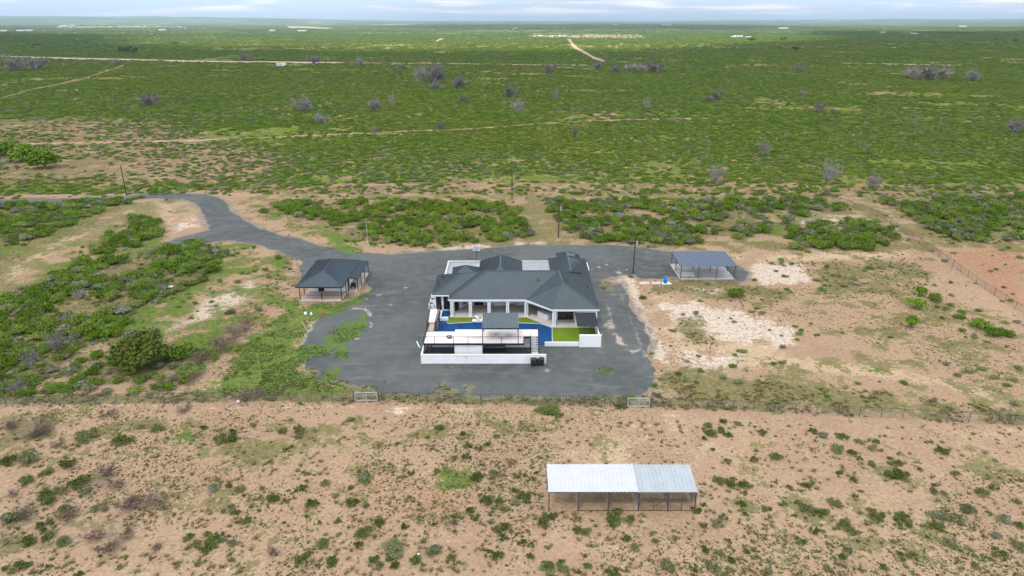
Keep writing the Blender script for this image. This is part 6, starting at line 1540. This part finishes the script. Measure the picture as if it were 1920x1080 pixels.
# ---- masses: instanced stuff (one object each)
def stuff(name, pts, variants, cat_label):
    """pts: x, y, sx, sy, sz, variant"""
    a = np.array([p[:6] for p in pts], float) if not isinstance(pts, np.ndarray) else pts
    n = len(a); z = height(a[:, 0], a[:, 1])
    me = bpy.data.meshes.new(name); me.vertices.add(n)
    me.vertices.foreach_set('co', np.stack([a[:, 0], a[:, 1], z], -1).astype(np.float32).ravel())
    me.attributes.new('scl', 'FLOAT_VECTOR', 'POINT').data.foreach_set('vector', a[:, 2:5].astype(np.float32).ravel())
    rot = np.zeros((n, 3), np.float32); rot[:, 2] = RNG.uniform(0, 6.28, n)
    me.attributes.new('rot', 'FLOAT_VECTOR', 'POINT').data.foreach_set('vector', rot.ravel())
    me.attributes.new('kindof', 'INT', 'POINT').data.foreach_set('value', a[:, 5].astype(np.int32))
    o = bpy.data.objects.new(name, me); COL.objects.link(o); o['kind'] = 'stuff'; o['label'] = cat_label
    ng = bpy.data.node_groups.new(name, 'GeometryNodeTree')
    ng.interface.new_socket('Geometry', in_out='INPUT', socket_type='NodeSocketGeometry'); ng.interface.new_socket('Geometry', in_out='OUTPUT', socket_type='NodeSocketGeometry')
    N, L = ng.nodes, ng.links
    gi, go = N.new('NodeGroupInput'), N.new('NodeGroupOutput'); jn = N.new('GeometryNodeJoinGeometry')
    def named(nm, ty):
        q = N.new('GeometryNodeInputNamedAttribute'); q.data_type = ty; q.inputs['Name'].default_value = nm; return q.outputs['Attribute']
    sc, ro, kd = named('scl', 'FLOAT_VECTOR'), named('rot', 'FLOAT_VECTOR'), named('kindof', 'INT')
    for k, ob in enumerate(variants):
        oi = N.new('GeometryNodeObjectInfo'); oi.inputs['Object'].default_value = ob; oi.inputs['As Instance'].default_value = True
        ip = N.new('GeometryNodeInstanceOnPoints'); eq = N.new('FunctionNodeCompare'); eq.data_type = 'INT'; eq.operation = 'EQUAL'
        L.new(kd, eq.inputs[2]); eq.inputs[3].default_value = k
        L.new(gi.outputs[0], ip.inputs['Points']); L.new(eq.outputs[0], ip.inputs['Selection']); L.new(oi.outputs['Geometry'], ip.inputs['Instance'])
        L.new(ro, ip.inputs['Rotation']); L.new(sc, ip.inputs['Scale']); L.new(ip.outputs[0], jn.inputs[0])
    L.new(jn.outputs[0], go.inputs[0])
    md = o.modifiers.new('scatter', 'NODES'); md.node_group = ng
    return o
def first_with(me):
    for o in COL.objects:
        if o.type == 'MESH' and o.data == me: return o
def protos(meshes):
    return [p for p in (first_with(m) for m in meshes) if p is not None]
G_, S_ = protos(GREEN), protos(SAGE)
PV = G_ + S_
def pick(n, sage): return np.where(RNG.random(n) < sage, len(G_) + RNG.integers(0, len(S_), n), RNG.integers(0, len(G_), n))
far = []
def band(y0, y1, cell, r0, r1, h0, h1, cover):
    gx, gy = np.meshgrid(np.arange(-.86 * y1 - 60, .86 * y1 + 60, cell), np.arange(y0, y1, cell))
    gx = (gx + RNG.uniform(-.5, .5, gx.shape) * cell).ravel(); gy = (gy + RNG.uniform(-.5, .5, gy.shape) * cell).ravel()
    k = np.abs(gx) < .86 * gy + 60
    gx, gy = gx[k], gy[k]
    px, py = proj(gx, gy, 0.0)
    bare_ = bare_mask(px, py); m = masks_at(gx, gy, 'brush') * (1 - .5 * bare_)
    red = np.maximum(masks_at(gx, gy, 'red'), masks_at(gx, gy, 'pale'))
    trk = np.zeros(px.shape)
    for line, w, st, kk in TRACKS[:9] + [q for q in TRACKS if q[0][0] == (420, 366)]: trk = np.maximum(trk, line_mask(px, py, line, w * 1.15))
    den = fbm(gx / 26, gy / 26, 61, 4); big = fbm(gx / 120, gy / 120, 67, 3)
    pr = m * sstep(.74, .50, den * .65 + big * .35) * cover * (1 - .6 * red) * (1 - np.clip(trk * 1.6, 0, 1))
    k = (RNG.random(len(gx)) < pr) & (py < 374)
    k0 = k; gx, gy = gx[k], gy[k]; n = len(gx)
    r = RNG.uniform(r0, r1, n); h = RNG.uniform(h0, h1, n) * (.32 + .34 * r / r1)
    sg = np.clip((fbm(gx / 40, gy / 40, 71, 3) - .46) * 1.4, .0, .16) + .28 * bare_[k0]
    kd = np.where(RNG.random(n) < sg, len(G_) + RNG.integers(0, len(S_), n), RNG.integers(0, len(G_), n))
    far.append(np.stack([gx, gy, r * RNG.uniform(.9, 1.2, n), r * RNG.uniform(.8, 1.1, n), h, kd], -1))
band(165, 330, 1.7, .6, 1.7, .5, 1.25, 1.0)
band(330, 620, 2.3, .8, 2.3, .6, 1.5, .95)
band(620, 1200, 3.8, 1.6, 3.2, .9, 2.2, .9)
band(1200, 2600, 8.0, 2.6, 6.0, 1.2, 3.4, .75)
band(2600, 6500, 24.0, 5.0, 13.0, 2.0, 5.5, .6)
def small_fill(n, px0, px1, py0, py1):
    px = RNG.uniform(px0, px1, n); py = RNG.uniform(py0, py1, n)
    u, v = (px - CX) / FPX, (py - CY) / FPX
    t = -CAM_H / (-SP - v * CP); x, y = u * t, (CP - v * SP) * t
    m = masks_at(x, y, 'brush') * 1.5 + .06
    m *= sstep(.62, .40, fbm(x / 6, y / 6, 131, 3))
    k = (RNG.random(n) < m) & ~blocked(x, y, .4); x, y = x[k], y[k]; n = len(x)
    r = RNG.uniform(.2, .75, n)
    far.append(np.stack([x, y, r, r * RNG.uniform(.8, 1.2, n), r * RNG.uniform(.5, .9, n), pick(n, .3)], -1))
small_fill(24000, -400, 2320, 349, 760)
rest = np.array([(x, y, r, r, h, (len(G_) + random.randrange(len(S_))) if k == 'sage' else random.randrange(len(G_))) for x, y, r, h, k in REST])
stuff('brush', np.vstack(far + [rest]), PV, 'green thorn brush covering the plain')

# weeds and grasses
W = [weed_mesh('weed_mesh', 'weed') for _ in range(3)] + [weed_mesh('weed_mesh', 'low', 30) for _ in range(2)] + [tuft_mesh('weed_mesh', 'olive', 18, .055, .6)]
GR = [tuft_mesh('grass_mesh', 'grass', 22, .075, .7, .8) for _ in range(2)]
OL = [tuft_mesh('grass_mesh', 'olive', 26, .07, .75, .9) for _ in range(2)] + [tuft_mesh('grass_mesh', 'grass', 22, .075, .7, .8)]
def seed_objs(meshes, name, where_xy, label, cat='plant'):
    """the first of each sort stands in the scene as a plant of its own"""
    out = []
    for i, me in enumerate(meshes):
        x, y = where_xy[i]
        out.append(put(name, me, x, y, .35, .35, .3, label + ' ' + where(x, y), cat, label + 's'))
    return out
WO = seed_objs(W, 'weed', [P(*q) for q in ((700, 840), (960, 905), (1240, 830), (1480, 800), (600, 980), (1600, 930))], 'small weed on bare dirt')
GO = seed_objs(GR, 'grass_tuft', [P(*q) for q in ((520, 690), (640, 640))], 'green grass tuft')
OO = seed_objs(OL, 'grass_tuft', [P(*q) for q in ((800, 745), (1300, 740), (1500, 500))], 'dry grass tuft')
def scatter_px(n, x0, x1, y0, y1, dens, allow_drive=False, pw=1.0):
    px = RNG.uniform(x0, x1, n); py = RNG.uniform(y0, y1, n)
    u, v = (px - CX) / FPX, (py - CY) / FPX
    t = -CAM_H / (-SP - v * CP); x, y = u * t, (CP - v * SP) * t
    k = RNG.random(n) < dens(x, y)
    x, y = x[k], y[k]; k = ~blocked(x, y, .15, not allow_drive)
    return x[k], y[k]
def wd(x, y):
    f = fbm(x / 5, y / 5, 83, 3); g = fbm(x / 22, y / 22, 89, 3)
    pale = np.maximum(masks_at(x, y, 'pale'), masks_at(x, y, 'yellow'))
    return sstep(.62, .36, f * .45 + g * .55) * (1 - .8 * pale)
lowa = np.array([(q[0], q[1], q[2]) for q in low])
fr = np.repeat(lowa, 9, 0); fr[:, :2] += RNG.normal(size=(len(fr), 2)) * (fr[:, 2:3] * .75 + .1)
x, y = scatter_px(130000, -250, 2170, 470, 1120, wd)
x, y = np.concatenate([x, fr[:, 0]]), np.concatenate([y, fr[:, 1]])
n = len(x); s = RNG.uniform(.035, .14, n) * (1 + 1.3 * (RNG.random(n) ** 6))
kd = RNG.choice(6, n, p=[.24, .22, .20, .06, .05, .23])
stuff('weeds', np.stack([x, y, s * 1.3, s * 1.2, s * RNG.uniform(.6, 1.1, n), kd], -1), WO, 'small weeds dotted over bare dirt')
gp, op = [], []
def gd(x, y):
    px, py = proj(x, y); m = np.zeros(px.shape)
    for p, s in GZ: m = np.maximum(m, s * poly_mask(px, py, p, (7, 4)))
    return m * sstep(.62, .42, fbm(x / 2.2, y / 2.2, 97, 3))
x, y = scatter_px(80000, 400, 1180, 450, 745, gd, True)
n = len(x); s = RNG.uniform(.06, .19, n)
def od(x, y):
    px, py = proj(x, y); m = np.zeros(px.shape)
    for p, s_ in OZ: m = np.maximum(m, s_ * poly_mask(px, py, p, (8, 4)))
    return m * sstep(.60, .42, fbm(x / 2.6, y / 2.6, 101, 3))
stuff('grass', np.stack([x, y, s, s, s * RNG.uniform(.7, 1.2, n), RNG.integers(0, 2, n)], -1), GO, 'bright green grass beside the asphalt')
x, y = scatter_px(80000, -200, 2100, 375, 1100, od, True)
n = len(x); s = RNG.uniform(.14, .42, n)
stuff('dry_grass', np.stack([x, y, s, s, s * RNG.uniform(.6, 1.1, n), RNG.choice(3, n, p=[.42, .38, .20])], -1), OO, 'olive dry grass along the fence and yard edges')
# ------------------------------------------------------------------ air
def build_haze():
    b = MB(); b.box(-70000, 70000, -62000, 70000, -70, 190)
    m = bpy.data.materials.new('thin_haze'); m.use_nodes = True
    n, l = m.node_tree.nodes, m.node_tree.links; n.clear()
    o = n.new('ShaderNodeOutputMaterial'); v = n.new('ShaderNodeVolumePrincipled')
    v.inputs['Color'].default_value = (0.74, 0.89, 1.0, 1); v.inputs['Density'].default_value = HAZE
    v.inputs['Anisotropy'].default_value = 0.2
    l.new(v.outputs[0], o.inputs['Volume'])
    h = b.build('haze', m); h['kind'] = 'stuff'
HAZE = 9.0e-5
build_haze()

# ------------------------------------------------------------------ the clouds overhead, high above the haze: they shade the near plain and leave sunlit gaps beyond it
def cloud_mat():
    m = bpy.data.materials.new('cloud_vapour'); m.use_nodes = True
    n, l = m.node_tree.nodes, m.node_tree.links; n.clear()
    o = n.new('ShaderNodeOutputMaterial'); a = n.new('ShaderNodeBsdfTransparent'); b = n.new('ShaderNodeBsdfTranslucent'); x = n.new('ShaderNodeMixShader')
    b.inputs['Color'].default_value = (.74, .75, .77, 1); x.inputs[0].default_value = 1 - CLOUD_T
    l.new(a.outputs[0], x.inputs[1]); l.new(b.outputs[0], x.inputs[2]); l.new(x.outputs[0], o.inputs['Surface'])
    return m
CLOUD_T = 0.42
CM = cloud_mat()
def cloud(ground_poly, seed, z=800.0, cell=120.0, thick=150.0):
    """a lumpy, ragged-edged cloud standing where its shadow falls on ground_poly"""
    k = z / math.tan(SUN_EL); ox, oy = math.sin(SUN_AZ) * k, math.cos(SUN_AZ) * k
    xs = [p[0] for p in ground_poly]; ys = [p[1] for p in ground_poly]
    gx, gy = np.meshgrid(np.arange(min(xs), max(xs) + cell, cell), np.arange(min(ys), max(ys) + cell, cell), indexing='ij')
    m = poly_mask(gx, gy, ground_poly, (cell * 2.5, cell * 2.5)) + (fbm(gx / (cell * 5), gy / (cell * 5), seed, 4) - .5) * .9
    cellin = (m[:-1, :-1] > .5)
    nx, ny = gx.shape; lump = (fbm(gx / (cell * 4), gy / (cell * 4), seed + 9, 4) - .5)
    zb = z + lump * thick * .5; zt = z + thick + lump * thick * 1.6
    co = np.concatenate([np.stack([gx + ox, gy + oy, zb], -1).reshape(-1, 3), np.stack([gx + ox, gy + oy, zt], -1).reshape(-1, 3)])
    I = np.arange(nx * ny).reshape(nx, ny); N = nx * ny; faces = []
    pad = np.zeros((nx + 1, ny + 1), bool); pad[1:-1, 1:-1] = cellin
    for a, b in np.argwhere(cellin):
        q = [I[a, b], I[a + 1, b], I[a + 1, b + 1], I[a, b + 1]]
        faces.append(tuple(int(v) for v in q[::-1])); faces.append(tuple(int(v) + N for v in q))
        for (da, db), (u, w) in (((-1, 0), (3, 0)), ((1, 0), (1, 2)), ((0, -1), (0, 1)), ((0, 1), (2, 3))):
            if not pad[a + 1 + da, b + 1 + db]: faces.append((int(q[u]), int(q[w]), int(q[w]) + N, int(q[u]) + N))
    me = bpy.data.meshes.new('cloud'); me.from_pydata(co.tolist(), [], faces); me.materials.append(CM)
    bm = bmesh.new(); bm.from_mesh(me); bmesh.ops.delete(bm, geom=[v for v in bm.verts if not v.link_faces], context='VERTS'); bm.to_mesh(me); bm.free()
    o = bpy.data.objects.new('cloud', me); COL.objects.link(o); o['kind'] = 'structure'
cloud([(-9000, -3500), (9000, -3500), (9000, 3600), (3000, 3600), (1050, 2700), (780, 1900), (520, 1300), (240, 950), (-220, 960), (-560, 1250), (-1050, 1600), (-1700, 2400), (-2600, 3300), (-9000, 3300)], 3)
cloud([(-500, 3900), (900, 3700), (2000, 4600), (2300, 6500), (900, 8000), (-900, 7600), (-1300, 5600)], 5, 1200.0, 180.0, 220.0)
